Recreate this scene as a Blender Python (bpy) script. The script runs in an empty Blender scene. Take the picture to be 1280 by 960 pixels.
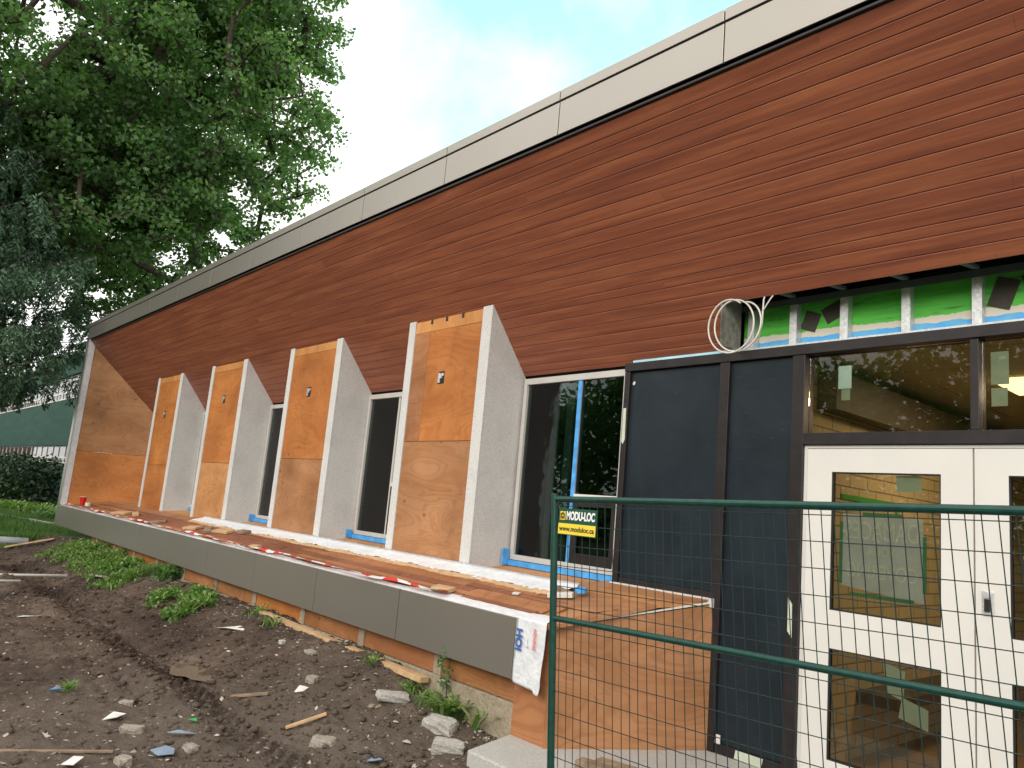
import bpy, math, random
import numpy as np
from mathutils import Vector, Matrix
random.seed(7)
RNG = np.random.default_rng(11)
S = bpy.context.scene
C = S.collection
rad = math.radians

# ------------------------------------------------------------------ camera
cam_d = bpy.data.cameras.new("camera")
cam = bpy.data.objects.new("camera", cam_d)
C.objects.link(cam)
S.camera = cam
cam_d.sensor_fit = 'HORIZONTAL'
cam_d.sensor_width = 36.0
cam_d.lens = 27.0
cam_d.clip_start = 0.05
cam_d.clip_end = 2000
r_ = Vector((0.65936211, 0.74666228, 0.08796051))
u_ = Vector((0.06398544, -0.17230222, 0.98296379))
b_ = Vector((0.74909778, -0.64250088, -0.16138507))
cam.matrix_world = Matrix(((r_.x, u_.x, b_.x, 0), (r_.y, u_.y, b_.y, 0), (r_.z, u_.z, b_.z, 0), (0, 0, 0, 1)))

# ------------------------------------------------------------------ world
SUN_EL, SUN_ROT = rad(24), rad(160)
w = bpy.data.worlds.new("World")
S.world = w
w.use_nodes = True
nt = w.node_tree
nt.nodes.clear()
out = nt.nodes.new('ShaderNodeOutputWorld')
bg = nt.nodes.new('ShaderNodeBackground')
bg.inputs['Strength'].default_value = 0.13
sky = nt.nodes.new('ShaderNodeTexSky')
sky.sky_type = 'NISHITA'
sky.sun_disc = False
sky.sun_elevation = SUN_EL
sky.sun_rotation = SUN_ROT
sky.air_density = 1.0
sky.dust_density = 1.5
tc = nt.nodes.new('ShaderNodeTexCoord')
noi = nt.nodes.new('ShaderNodeTexNoise')
noi.inputs['Scale'].default_value = 2.2
noi.inputs['Detail'].default_value = 7
noi.inputs['Roughness'].default_value = 0.55
nt.links.new(tc.outputs['Generated'], noi.inputs['Vector'])
dot = nt.nodes.new('ShaderNodeVectorMath'); dot.operation = 'DOT_PRODUCT'
nt.links.new(tc.outputs['Generated'], dot.inputs[0])
dot.inputs[1].default_value = Vector((-0.54, 0.60, 0.59)).normalized()
mr = nt.nodes.new('ShaderNodeMapRange')          # 1 near the blue gap, 0 elsewhere
mr.inputs['From Min'].default_value = 0.865; mr.inputs['From Max'].default_value = 0.975
nt.links.new(dot.outputs['Value'], mr.inputs['Value'])
add = nt.nodes.new('ShaderNodeMath'); add.operation = 'MULTIPLY_ADD'
nt.links.new(mr.outputs['Result'], add.inputs[0]); add.inputs[1].default_value = -0.45
nt.links.new(noi.outputs['Fac'], add.inputs[2])
ramp = nt.nodes.new('ShaderNodeMapRange')
ramp.inputs['From Min'].default_value = 0.11; ramp.inputs['From Max'].default_value = 0.33
nt.links.new(add.outputs[0], ramp.inputs['Value'])
mix = nt.nodes.new('ShaderNodeMix'); mix.data_type = 'RGBA'
nt.links.new(ramp.outputs['Result'], mix.inputs['Factor'])
skm = nt.nodes.new('ShaderNodeMix'); skm.data_type = 'RGBA'; skm.blend_type = 'MULTIPLY'
skm.inputs['Factor'].default_value = 1.0
nt.links.new(sky.outputs['Color'], skm.inputs[6]); skm.inputs[7].default_value = (2.6, 3.0, 2.2, 1)
nt.links.new(skm.outputs[2], mix.inputs[6])
mix.inputs[7].default_value = (7.4, 7.35, 7.2, 1)
nt.links.new(mix.outputs[2], bg.inputs['Color'])
nt.links.new(bg.outputs[0], out.inputs['Surface'])

# ------------------------------------------------------------------ sun (weak, behind cloud)
sd = bpy.data.lights.new("sun", 'SUN'); so = bpy.data.objects.new("sun", sd); C.objects.link(so)
sd.energy = 1.45; sd.angle = rad(35); sd.color = (1, 0.93, 0.84)
sun_dir = Vector((math.sin(SUN_ROT) * math.cos(SUN_EL), math.cos(SUN_ROT) * math.cos(SUN_EL), math.sin(SUN_EL)))
so.rotation_euler = sun_dir.to_track_quat('Z', 'Y').to_euler()
S.view_settings.view_transform = 'Standard'
S.view_settings.look = 'None'
S.view_settings.gamma = 1
S.view_settings.use_curve_mapping = False
S.view_settings.exposure = 0.80

# ------------------------------------------------------------------ material helpers
MATS = {}
class NT:
    def __init__(s, name):
        s.m = bpy.data.materials.new(name); s.m.use_nodes = True
        s.t = s.m.node_tree; s.t.nodes.clear()
        s.o = s.t.nodes.new('ShaderNodeOutputMaterial')
        s.p = s.t.nodes.new('ShaderNodeBsdfPrincipled')
        s.t.links.new(s.p.outputs[0], s.o.inputs['Surface'])
        MATS[name] = s.m
    def n(s, kind, **kw):
        nd = s.t.nodes.new(kind)
        for k, v in kw.items(): setattr(nd, k, v)
        return nd
    def l(s, a, b): s.t.links.new(a, b)
    def coord(s, kind='Object', scale=(1, 1, 1), loc=(0, 0, 0)):
        t = s.n('ShaderNodeTexCoord'); m = s.n('ShaderNodeMapping')
        m.inputs['Scale'].default_value = scale; m.inputs['Location'].default_value = loc
        s.l(t.outputs[kind], m.inputs['Vector']); return m.outputs[0]
    def noise(s, vec, scale, detail=4, rough=0.55, dist=0.0):
        n = s.n('ShaderNodeTexNoise')
        n.inputs['Scale'].default_value = scale; n.inputs['Detail'].default_value = detail
        n.inputs['Roughness'].default_value = rough; n.inputs['Distortion'].default_value = dist
        s.l(vec, n.inputs['Vector']); return n.outputs['Fac']
    def ramp(s, fac, stops):
        r = s.n('ShaderNodeValToRGB'); e = r.color_ramp.elements
        while len(e) < len(stops): e.new(0.5)
        for i, (p, c) in enumerate(stops):
            e[i].position = p; e[i].color = (*c, 1) if len(c) == 3 else c
        s.l(fac, r.inputs[0]); return r.outputs[0]
    def mixc(s, a, b, fac, mode='MIX'):
        m = s.n('ShaderNodeMix', data_type='RGBA', blend_type=mode)
        for v, i in ((fac, 'Factor'), (a, 6), (b, 7)):
            if isinstance(v, (int, float)): m.inputs[i].default_value = v
            elif isinstance(v, tuple): m.inputs[i].default_value = (*v, 1)
            else: s.l(v, m.inputs[i])
        return m.outputs[2]
    def math(s, op, a, b=0.0):
        m = s.n('ShaderNodeMath', operation=op)
        for i, v in enumerate((a, b)):
            if isinstance(v, (int, float)): m.inputs[i].default_value = v
            else: s.l(v, m.inputs[i])
        return m.outputs[0]
    def bump(s, h, dist=0.01, strength=1.0):
        b = s.n('ShaderNodeBump'); b.inputs['Distance'].default_value = dist
        b.inputs['Strength'].default_value = strength
        s.l(h, b.inputs['Height']); s.l(b.outputs[0], s.p.inputs['Normal'])
    def base(s, c):
        if isinstance(c, tuple): s.p.inputs['Base Color'].default_value = (*c, 1)
        else: s.l(c, s.p.inputs['Base Color'])
    def set(s, rough=0.6, metal=0.0, spec=0.5):
        s.p.inputs['Roughness'].default_value = rough; s.p.inputs['Metallic'].default_value = metal
        s.p.inputs['Specular IOR Level'].default_value = spec

def plain(name, c, rough=0.6, metal=0.0, var=0.12, scale=6.0, spec=0.5, bump=0.0):
    s = NT(name); v = s.coord()
    n = s.noise(v, scale, 5)
    lo = tuple(x * (1 - var) for x in c); hi = tuple(min(1, x * (1 + var)) for x in c)
    s.base(s.ramp(n, [(0.3, lo), (0.7, hi)])); s.set(rough, metal, spec)
    r = s.noise(v, scale * 2.3, 4)
    s.l(s.math('ADD', s.math('MULTIPLY', r, 0.12), rough - 0.06), s.p.inputs['Roughness'])
    if bump: s.bump(s.noise(v, scale * 12, 4), bump)
    return s.m

def plywood(name, c, horiz=True, seed=0.0, pale=0.0):
    s = NT(name)
    sc = (0.9, 0.9, 5.5) if horiz else (5.5, 5.5, 0.7)
    v = s.coord('Object', sc, (seed, seed * 1.7, seed * .6))
    warp = s.noise(s.coord('Object', (0.55, 0.55, 1.9) if horiz else (2.2, 2.2, .5), (seed, seed * 1.7, seed * .6)), 1.5, 2.5, 0.45, 0.9)
    rings = s.math('MULTIPLY', s.math('ADD', s.math('SINE', s.math('MULTIPLY', warp, 85.0)), 1.0), 0.5)
    fine = s.noise(s.coord('Object', (3, 3, 90) if horiz else (90, 90, 3)), 1.0, 4, 0.6)
    d = tuple(x * k for x, k in zip(c, (0.80, 0.72, 0.62)))
    col = s.ramp(warp, [(0.3, d), (0.6, c)])
    col = s.mixc(col, tuple(x * k for x, k in zip(c, (.68, .54, .42))), s.math('MULTIPLY', s.ramp(rings, [(0.55, (0, 0, 0)), (1.0, (1, 1, 1))]), s.math('MULTIPLY', s.noise(v, .8, 3), .85)))
    col = s.mixc(col, tuple(x * .78 for x in c), s.ramp(fine, [(0.5, (0, 0, 0)), (0.85, (.45, .45, .45))]))
    # knots
    vo = s.n('ShaderNodeTexVoronoi'); vo.inputs['Scale'].default_value = 2.4
    s.l(s.coord('Object', (1, 1, 1.7), (seed, 0, seed)), vo.inputs['Vector'])
    knot = s.ramp(vo.outputs['Distance'], [(0.015, (.9, .9, .9)), (0.10, (0, 0, 0))])
    col = s.mixc(col, (c[0] * .38, c[1] * .25, c[2] * .2), knot)
    st = s.noise(s.coord('Object', (1, 1, .6), (seed, 2, 1)), 4.5, 6, .68, .8)
    col = s.mixc(col, tuple(x * .5 for x in c), s.ramp(st, [(0.56, (0, 0, 0)), (0.72, (.5, .5, .5))]))
    vs_ = s.n('ShaderNodeTexVoronoi'); vs_.inputs['Scale'].default_value = 7.5; s.l(s.coord('Object', (1, .2, 1), (seed * 2, 0, 1)), vs_.inputs['Vector'])
    col = s.mixc(col, (0.10, 0.05, 0.02), s.ramp(vs_.outputs['Distance'], [(0.028, (.8, .8, .8)), (0.05, (0, 0, 0))]))
    big = s.noise(s.coord('Object'), 1.3, 3)
    col = s.mixc(col, s.ramp(big, [(0.3, (.76, .73, .70)), (0.7, (1.12, 1.1, 1.08))]), 1.0, 'MULTIPLY')
    s.base(col); s.set(0.62, 0, 0.35); s.bump(fine, 0.0015)
    return s.m

PLY = plywood('plywood_orange', (0.50, 0.192, 0.052))
PLY2 = plywood('plywood_tan', (0.42, 0.212, 0.10), True, 3.1)
PLYV = plywood('plywood_vertical_grain', (0.60, 0.29, 0.10), False, 5.2)
PLYL = plywood('plywood_pale', (0.56, 0.285, 0.115), True, 8.3)
PLYR = plywood('plywood_brown', (0.42, 0.19, 0.085), True, 1.4)
PLYD = plywood('plywood_weathered', (0.36, 0.165, 0.065), True, 6.6)

def wood_soffit():
    s = NT('wood_look_planks')
    a = s.n('ShaderNodeAttribute', attribute_name='rnd')
    uv = s.n('ShaderNodeUVMap')
    m = s.n('ShaderNodeMapping'); m.inputs['Scale'].default_value = (0.8, 16.0, 1)
    s.l(uv.outputs[0], m.inputs['Vector'])
    cb = s.n('ShaderNodeCombineXYZ')
    s.l(s.math('MULTIPLY', a.outputs['Fac'], 3.0), cb.inputs[0]); s.l(s.math('MULTIPLY', a.outputs['Fac'], 31.0), cb.inputs[2])
    ad = s.n('ShaderNodeVectorMath', operation='ADD'); s.l(m.outputs[0], ad.inputs[0]); s.l(cb.outputs[0], ad.inputs[1])
    n1 = s.noise(ad.outputs[0], 1.1, 5, 0.6, 0.4)
    m2 = s.n('ShaderNodeMapping'); m2.inputs['Scale'].default_value = (3.0, 120.0, 1); s.l(ad.outputs[0], m2.inputs['Vector'])
    m2.inputs['Scale'].default_value = (3.0, 9.0, 1)
    n2 = s.noise(m2.outputs[0], 2.0, 5, 0.65)
    col = s.ramp(n1, [(0.28, (0.200, 0.060, 0.035)), (0.5, (0.290, 0.090, 0.046)), (0.72, (0.40, 0.140, 0.064))])
    col = s.mixc(col, (0.11, 0.040, 0.030), s.ramp(n2, [(0.5, (0, 0, 0)), (0.8, (.6, .6, .6))]))
    k = s.noise(ad.outputs[0], 6.0, 2)
    col = s.mixc(col, (0.07, 0.028, 0.02), s.ramp(k, [(0.70, (0, 0, 0)), (0.78, (.5, .5, .5))]))
    tint = s.ramp(a.outputs['Fac'], [(0.0, (.95, .94, .93)), (0.5, (1, 1, 1)), (1.0, (1.05, 1.06, 1.05))])
    s.base(s.mixc(col, tint, 1.0, 'MULTIPLY')); s.set(0.42, 0, 0.45); s.bump(n2, 0.0012)
    dust = s.noise(s.coord(), 1.6, 4)
    s.l(s.math('ADD', s.math('MULTIPLY', dust, 0.25), 0.30), s.p.inputs['Roughness'])
    return s.m
SOFFIT = wood_soffit()

def concrete(name, lo, hi, agg=60.0, bump=0.006, stain=0.5):
    s = NT(name); v = s.coord()
    vo = s.n('ShaderNodeTexVoronoi'); vo.inputs['Scale'].default_value = agg; s.l(v, vo.inputs['Vector'])
    n = s.noise(v, 2.0, 5); f = s.noise(v, 35, 3)
    bw = s.n('ShaderNodeRGBToBW'); s.l(vo.outputs['Color'], bw.inputs[0])
    col = s.ramp(bw.outputs[0], [(0.15, lo), (0.8, hi)])
    col = s.mixc(col, tuple(x * .62 for x in lo), s.ramp(n, [(0.5, (0, 0, 0)), (0.85, (stain,) * 3)]))
    col = s.mixc(col, (0.08, 0.075, 0.07), s.ramp(f, [(0.62, (0, 0, 0)), (0.76, (.35, .35, .35))]))
    s.base(col); s.set(0.85, 0, 0.3)
    s.bump(s.math('ADD', s.math('MULTIPLY', vo.outputs['Distance'], -1.0), f), bump)
    return s.m
CONC = concrete('exposed_aggregate', (0.54, 0.535, 0.52), (0.65, 0.64, 0.62), 110, 0.002, 0.5)
PAVE = concrete('paving_concrete', (0.39, 0.38, 0.355), (0.50, 0.485, 0.455), 120, 0.002, 0.4)
FOUND = concrete('foundation_concrete', (0.27, 0.22, 0.155), (0.36, 0.30, 0.22), 40, 0.004, 0.6)
STONE = concrete('stone_rubble', (0.24, 0.21, 0.175), (0.36, 0.32, 0.27), 60, 0.004, 0.4)
FOUNDP = concrete('dusty_pale_rubble', (0.33, 0.31, 0.28), (0.44, 0.42, 0.38), 70, 0.004, 0.6)
def metal_panel():
    s = NT('champagne_metal_panel')
    n = s.noise(s.coord('Object', (1, 1, 1)), 0.7, 3); f = s.noise(s.coord(), 900, 2)
    s.base(s.ramp(n, [(0.3, (0.375, 0.345, 0.302)), (0.7, (0.40, 0.368, 0.322))]))
    s.set(0.33, 0.72, 0.5); s.bump(f, 0.0003)
    return s.m
FASC = metal_panel()
BRONZE = plain('dark_bronze_frame', (0.025, 0.020, 0.021), 0.42, 0.3, 0.25, 9)
def spandrel():
    s = NT('dark_spandrel_film'); v = s.coord()
    n = s.noise(v, 2.2, 6, 0.6, .6); sc = s.noise(s.coord('Object', (1, 1, 4)), 14, 6, .7)
    col = s.ramp(n, [(0.35, (0.0075, 0.013, 0.019)), (0.75, (0.017, 0.026, 0.033))])
    col = s.mixc(col, (0.10, 0.12, 0.13), s.ramp(sc, [(0.60, (0, 0, 0)), (0.80, (.35, .35, .35))]))
    s.base(col); s.set(0.42, 0, 0.3)
    return s.m
SPAN = spandrel()
WHITE = plain('white_door_paint', (0.66, 0.645, 0.605), 0.42, 0, 0.03, 3)
WFRAME = plain('pale_window_frame', (0.55, 0.53, 0.50), 0.45, 0.2, 0.06, 5)
WRAP = None
def wrapmat():
    s = NT('white_house_wrap'); v = s.coord()
    n = s.noise(v, 9, 5, .6, 1.0)
    s.base(s.ramp(n, [(0.3, (0.62, 0.64, 0.67)), (0.7, (0.78, 0.79, 0.80))])); s.set(0.5); s.bump(n, 0.012)
    return s.m
WRAP = wrapmat()
TAPE = plain('blue_tape', (0.07, 0.33, 0.72), 0.5, 0, 0.25, 12, bump=0.002)
GREENP = plain('green_fence_paint', (0.006, 0.050, 0.038), 0.36, 0.1, 0.25, 25)
WIREM = plain('green_wire_coat', (0.004, 0.024, 0.021), 0.55, 0.0, 0.2, 20)
GALV = None
def galv():
    s = NT('galvanised_steel'); v = s.coord('Object', (1, 1, 1))
    vo = s.n('ShaderNodeTexVoronoi'); vo.inputs['Scale'].default_value = 60; s.l(v, vo.inputs['Vector'])
    bw = s.n('ShaderNodeRGBToBW'); s.l(vo.outputs['Color'], bw.inputs[0])
    s.base(s.ramp(bw.outputs[0], [(0.1, (0.55, 0.56, 0.56)), (0.9, (0.75, 0.75, 0.74))])); s.set(0.38, 0.55)
    return s.m
GALV = galv()
BLACK = plain('black_void', (0.012, 0.012, 0.012), 0.8)
DARKIN = plain('unlit_interior_black', (0.02, 0.022, 0.022), 0.8)  # near-black colour stands in for the shade of unlit rooms
REFL_STRIP = plain('grey_green_reflection', (0.30, 0.38, 0.36), 0.7)  # tone painted in for the teal reflections on the panes
RED = plain('red_plastic', (0.62, 0.02, 0.015), 0.35)
CABLE = plain('white_cable', (0.62, 0.60, 0.55), 0.45)
PAPER = plain('grey_green_paper', (0.46, 0.64, 0.66), 0.8)
YELLOW = plain('yellow_sign', (0.80, 0.62, 0.05), 0.45, 0, 0.04)
SGREEN = plain('dark_green_sign', (0.012, 0.075, 0.045), 0.4)
INK = plain('black_ink', (0.015, 0.015, 0.015), 0.6)
WINK = plain('white_ink', (0.8, 0.8, 0.78), 0.6)
BLUEINK = plain('blue_ink', (0.05, 0.12, 0.36), 0.6)
REDINK = plain('red_ink', (0.75, 0.10, 0.10), 0.6)
BARK = plain('bark', (0.085, 0.065, 0.05), 0.9, 0, 0.4, 14, bump=0.02)

def glass(name, tint, ior=1.5, boost=1.0):
    s = NT(name); s.t.nodes.remove(s.p)
    tr = s.n('ShaderNodeBsdfTransparent'); tr.inputs[0].default_value = (*tint, 1)
    gl = s.n('ShaderNodeBsdfGlossy'); gl.inputs['Roughness'].default_value = 0.01
    gl.inputs['Color'].default_value = (boost, boost, boost, 1)
    fr = s.n('ShaderNodeFresnel'); fr.inputs['IOR'].default_value = ior
    bp = s.n('ShaderNodeBump'); bp.inputs['Distance'].default_value = 0.0004
    s.l(s.noise(s.coord(), 3.0, 2), bp.inputs['Height']); s.l(bp.outputs[0], gl.inputs['Normal'])
    mx = s.n('ShaderNodeMixShader'); s.l(fr.outputs[0], mx.inputs[0]); s.l(tr.outputs[0], mx.inputs[1]); s.l(gl.outputs[0], mx.inputs[2])
    s.l(mx.outputs[0], s.o.inputs['Surface'])
    return s.m
GDARK = glass('dark_tinted_glass', (0.40, 0.46, 0.45), 1.38)
GCLEAR = glass('bronze_clear_glass', (0.78, 0.75, 0.66), 1.45)

def leafmat(name, cols, trans=0.35, rough=0.5):
    s = NT(name)
    a = s.n('ShaderNodeAttribute', attribute_name='rnd')
    col = s.ramp(a.outputs['Fac'], [(i / (len(cols) - 1), c) for i, c in enumerate(cols)])
    s.base(col); s.set(rough, 0, 0.4)
    tl = s.n('ShaderNodeBsdfTranslucent'); s.l(s.mixc(col, (1.2, 1.5, .6), 1.0, 'MULTIPLY'), tl.inputs[0])
    mx = s.n('ShaderNodeMixShader'); mx.inputs[0].default_value = trans
    s.l(s.p.outputs[0], mx.inputs[1]); s.l(tl.outputs[0], mx.inputs[2]); s.l(mx.outputs[0], s.o.inputs['Surface'])
    return s.m
MAPLE = leafmat('maple_leaves', [(0.062, 0.125, 0.046), (0.11, 0.205, 0.080), (0.17, 0.29, 0.125), (0.26, 0.37, 0.19)], 0.55)
SPRUCE = leafmat('spruce_needles', [(0.036, 0.080, 0.045), (0.062, 0.125, 0.068), (0.105, 0.185, 0.105)], 0.12)
HEDGE = leafmat('hedge_leaves', [(0.008, 0.022, 0.010), (0.018, 0.045, 0.016), (0.03, 0.07, 0.02)], 0.15)
WEED = leafmat('weed_leaves', [(0.06, 0.12, 0.03), (0.12, 0.24, 0.05), (0.19, 0.32, 0.08), (0.30, 0.34, 0.14)], 0.3)
GRASSM = leafmat('grass_blades', [(0.04, 0.10, 0.02), (0.085, 0.18, 0.035), (0.17, 0.26, 0.06)], 0.3)
PALE = leafmat('pale_leaves', [(0.06, 0.12, 0.05), (0.11, 0.19, 0.07), (0.17, 0.26, 0.10)], 0.4)

def dirt():
    s = NT('dirt'); v = s.coord()
    a = s.noise(v, 0.8, 6, .6); b = s.noise(v, 7, 8, .68); c = s.noise(v, 60, 5, .7)
    col = s.ramp(a, [(0.35, (0.060, 0.041, 0.030)), (0.5, (0.105, 0.074, 0.055)), (0.68, (0.195, 0.15, 0.114))])
    col = s.mixc(col, s.ramp(b, [(0.3, (.55, .52, .5)), (0.7, (1.35, 1.3, 1.28))]), 1.0, 'MULTIPLY')
    col = s.mixc(col, (0.30, 0.25, 0.20), s.ramp(c, [(0.62, (0, 0, 0)), (0.72, (.55, .55, .55))]))
    dp = s.n('ShaderNodeVectorMath', operation='DISTANCE'); s.l(v, dp.inputs[0]); dp.inputs[1].default_value = (-4.6, 1.9, -1.6)
    dust = s.math('ADD', s.math('MULTIPLY', dp.outputs['Value'], -.30), s.math('ADD', s.math('MULTIPLY', b, .7), .55))
    col = s.mixc(col, (0.155, 0.122, 0.095), s.ramp(dust, [(0.0, (0, 0, 0)), (0.55, (.75, .75, .75))]))
    vo = s.n('ShaderNodeTexVoronoi'); vo.inputs['Scale'].default_value = 26; s.l(v, vo.inputs['Vector'])
    bw = s.n('ShaderNodeRGBToBW'); s.l(vo.outputs['Color'], bw.inputs[0])
    peb = s.math('MULTIPLY', s.ramp(vo.outputs['Distance'], [(0.10, (1, 1, 1)), (0.2, (0, 0, 0))]), s.math('GREATER_THAN', bw.outputs[0], 0.72))
    col = s.mixc(col, (0.38, 0.34, 0.29), peb)
    s.base(col); s.set(0.85, 0, 0.3)
    s.l(s.ramp(s.noise(v, 1.4, 4), [(0.35, (.55, .55, .55)), (0.6, (.95, .95, .95))]), s.p.inputs['Roughness'])
    s.bump(s.math('ADD', b, s.math('MULTIPLY', c, .4)), 0.06)
    return s.m
DIRT = dirt()
def lawnm():
    s = NT('lawn_soil'); v = s.coord(); a = s.noise(v, 3, 6, .6); b = s.noise(v, 40, 4, .7)
    col = s.ramp(a, [(0.3, (0.045, 0.085, 0.022)), (0.7, (0.085, 0.15, 0.04))])
    s.base(s.mixc(col, s.ramp(b, [(0.3, (.5, .5, .5)), (0.7, (1.3, 1.3, 1.2))]), 1, 'MULTIPLY')); s.set(0.9); s.bump(b, 0.03)
    return s.m
LAWN = lawnm()
def puddlem():
    s = NT('muddy_water'); s.base((0.15, 0.105, 0.06)); s.set(0.03, 0, 0.5)
    s.bump(s.noise(s.coord(), 9, 2), 0.0008); return s.m
PUDDLE = puddlem()
def brickm(name, c1, c2, mortar, scale, bw=0.4, rh=0.2, axis='YZ'):
    s = NT(name); t = s.n('ShaderNodeTexCoord'); sp = s.n('ShaderNodeSeparateXYZ'); cb = s.n('ShaderNodeCombineXYZ')
    s.l(t.outputs['Object'], sp.inputs[0])
    s.l(sp.outputs[axis[0]], cb.inputs[0]); s.l(sp.outputs[axis[1]], cb.inputs[1])
    b = s.n('ShaderNodeTexBrick'); b.inputs['Scale'].default_value = scale
    b.inputs['Brick Width'].default_value = bw; b.inputs['Row Height'].default_value = rh
    b.inputs['Mortar Size'].default_value = 0.006
    b.inputs['Color1'].default_value = (*c1, 1); b.inputs['Color2'].default_value = (*c2, 1); b.inputs['Mortar'].default_value = (*mortar, 1)
    s.l(cb.outputs[0], b.inputs['Vector']); s.base(b.outputs[0]); s.set(0.7)
    return s.m
BLOCK = brickm('yellow_glazed_block', (0.46, 0.36, 0.21), (0.42, 0.33, 0.19), (0.17, 0.13, 0.08), 1.0, .30, .10)
BLOCKX = brickm('yellow_glazed_block_back', (0.46, 0.36, 0.21), (0.42, 0.33, 0.19), (0.17, 0.13, 0.08), 1.0, .30, .10, axis='XZ')
CEIL = brickm('ceiling_tiles', (0.42, 0.35, 0.22), (0.38, 0.32, 0.20), (0.14, 0.11, 0.07), 1.0, 1.2, 0.6, 'XY')
FLOORI = plain('brown_hall_floor', (0.26, 0.17, 0.10), 0.35, 0, 0.15, 3)
GBLD = None
def gb():
    s = NT('green_cladding'); v = s.coord('Object', (.15, .15, 1.0))
    a = s.noise(v, 3, 5); s.base(s.ramp(a, [(0.3, (0.014, 0.050, 0.038)), (0.7, (0.024, 0.068, 0.053))])); s.set(0.8, 0, .2)
    return s.m
GBLD = gb()
def membrane():
    s = NT('green_membrane_board'); t = s.n('ShaderNodeTexCoord'); sp = s.n('ShaderNodeSeparateXYZ'); s.l(t.outputs['Object'], sp.inputs[0])
    n = s.noise(s.coord('Object', (3, 3, 6)), 3, 5, .6); n2 = s.noise(s.coord('Object', (2, 2, 14)), 2, 5, .6)
    z = s.math('ADD', sp.outputs['Z'], s.math('MULTIPLY', n, 0.05))
    g = s.ramp(n2, [(0.30, (0.02, 0.12, 0.012)), (0.40, (0.075, 0.46, 0.045)), (0.75, (0.11, 0.60, 0.06))])
    col = s.mixc(g, (0.62, 0.58, 0.48), s.math('LESS_THAN', z, 1.505))
    bl = s.ramp(n, [(0.3, (0.16, 0.45, 0.62)), (0.6, (0.06, 0.35, 0.78))])
    col = s.mixc(col, bl, s.math('LESS_THAN', z, 1.46))
    s.base(col); s.set(0.55); return s.m
MEMB = membrane()
def cautionm():
    s = NT('red_white_caution_tape'); uv = s.n('ShaderNodeUVMap'); sp = s.n('ShaderNodeSeparateXYZ'); s.l(uv.outputs[0], sp.inputs[0])
    n = s.noise(s.coord(), 5, 3)
    u = s.math('FRACT', s.math('ADD', s.math('MULTIPLY', sp.outputs[0], 2.6), s.math('ADD', s.math('MULTIPLY', n, 0.9), s.math('MULTIPLY', sp.outputs[1], .25))))
    s.base(s.mixc((0.78, 0.77, 0.75), (0.72, 0.03, 0.035), s.math('LESS_THAN', u, 0.42))); s.set(0.4); return s.m
CAUTION = cautionm()
CHIP = leafmat('litter_chips', [(0.07, 0.05, 0.035), (0.14, 0.105, 0.07), (0.28, 0.23, 0.17), (0.52, 0.49, 0.44)], 0.0, .8)
OLDWOOD = plain('weathered_lumber', (0.24, 0.17, 0.11), 0.8, 0, 0.35, 8, bump=0.003)
LUMBER = plain('pale_lumber', (0.52, 0.34, 0.18), 0.7, 0, 0.2, 8, bump=0.002)
DECKB = plywood('reddish_deck_boards', (0.30, 0.125, 0.075), True, 2.2)
EM = NT('lit_ceiling_panel'); EM.t.nodes.remove(EM.p); e_ = EM.n('ShaderNodeEmission'); e_.inputs[0].default_value = (1, .80, .42, 1); e_.inputs[1].default_value = 2.2
EM.l(e_.outputs[0], EM.o.inputs['Surface'])

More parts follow.
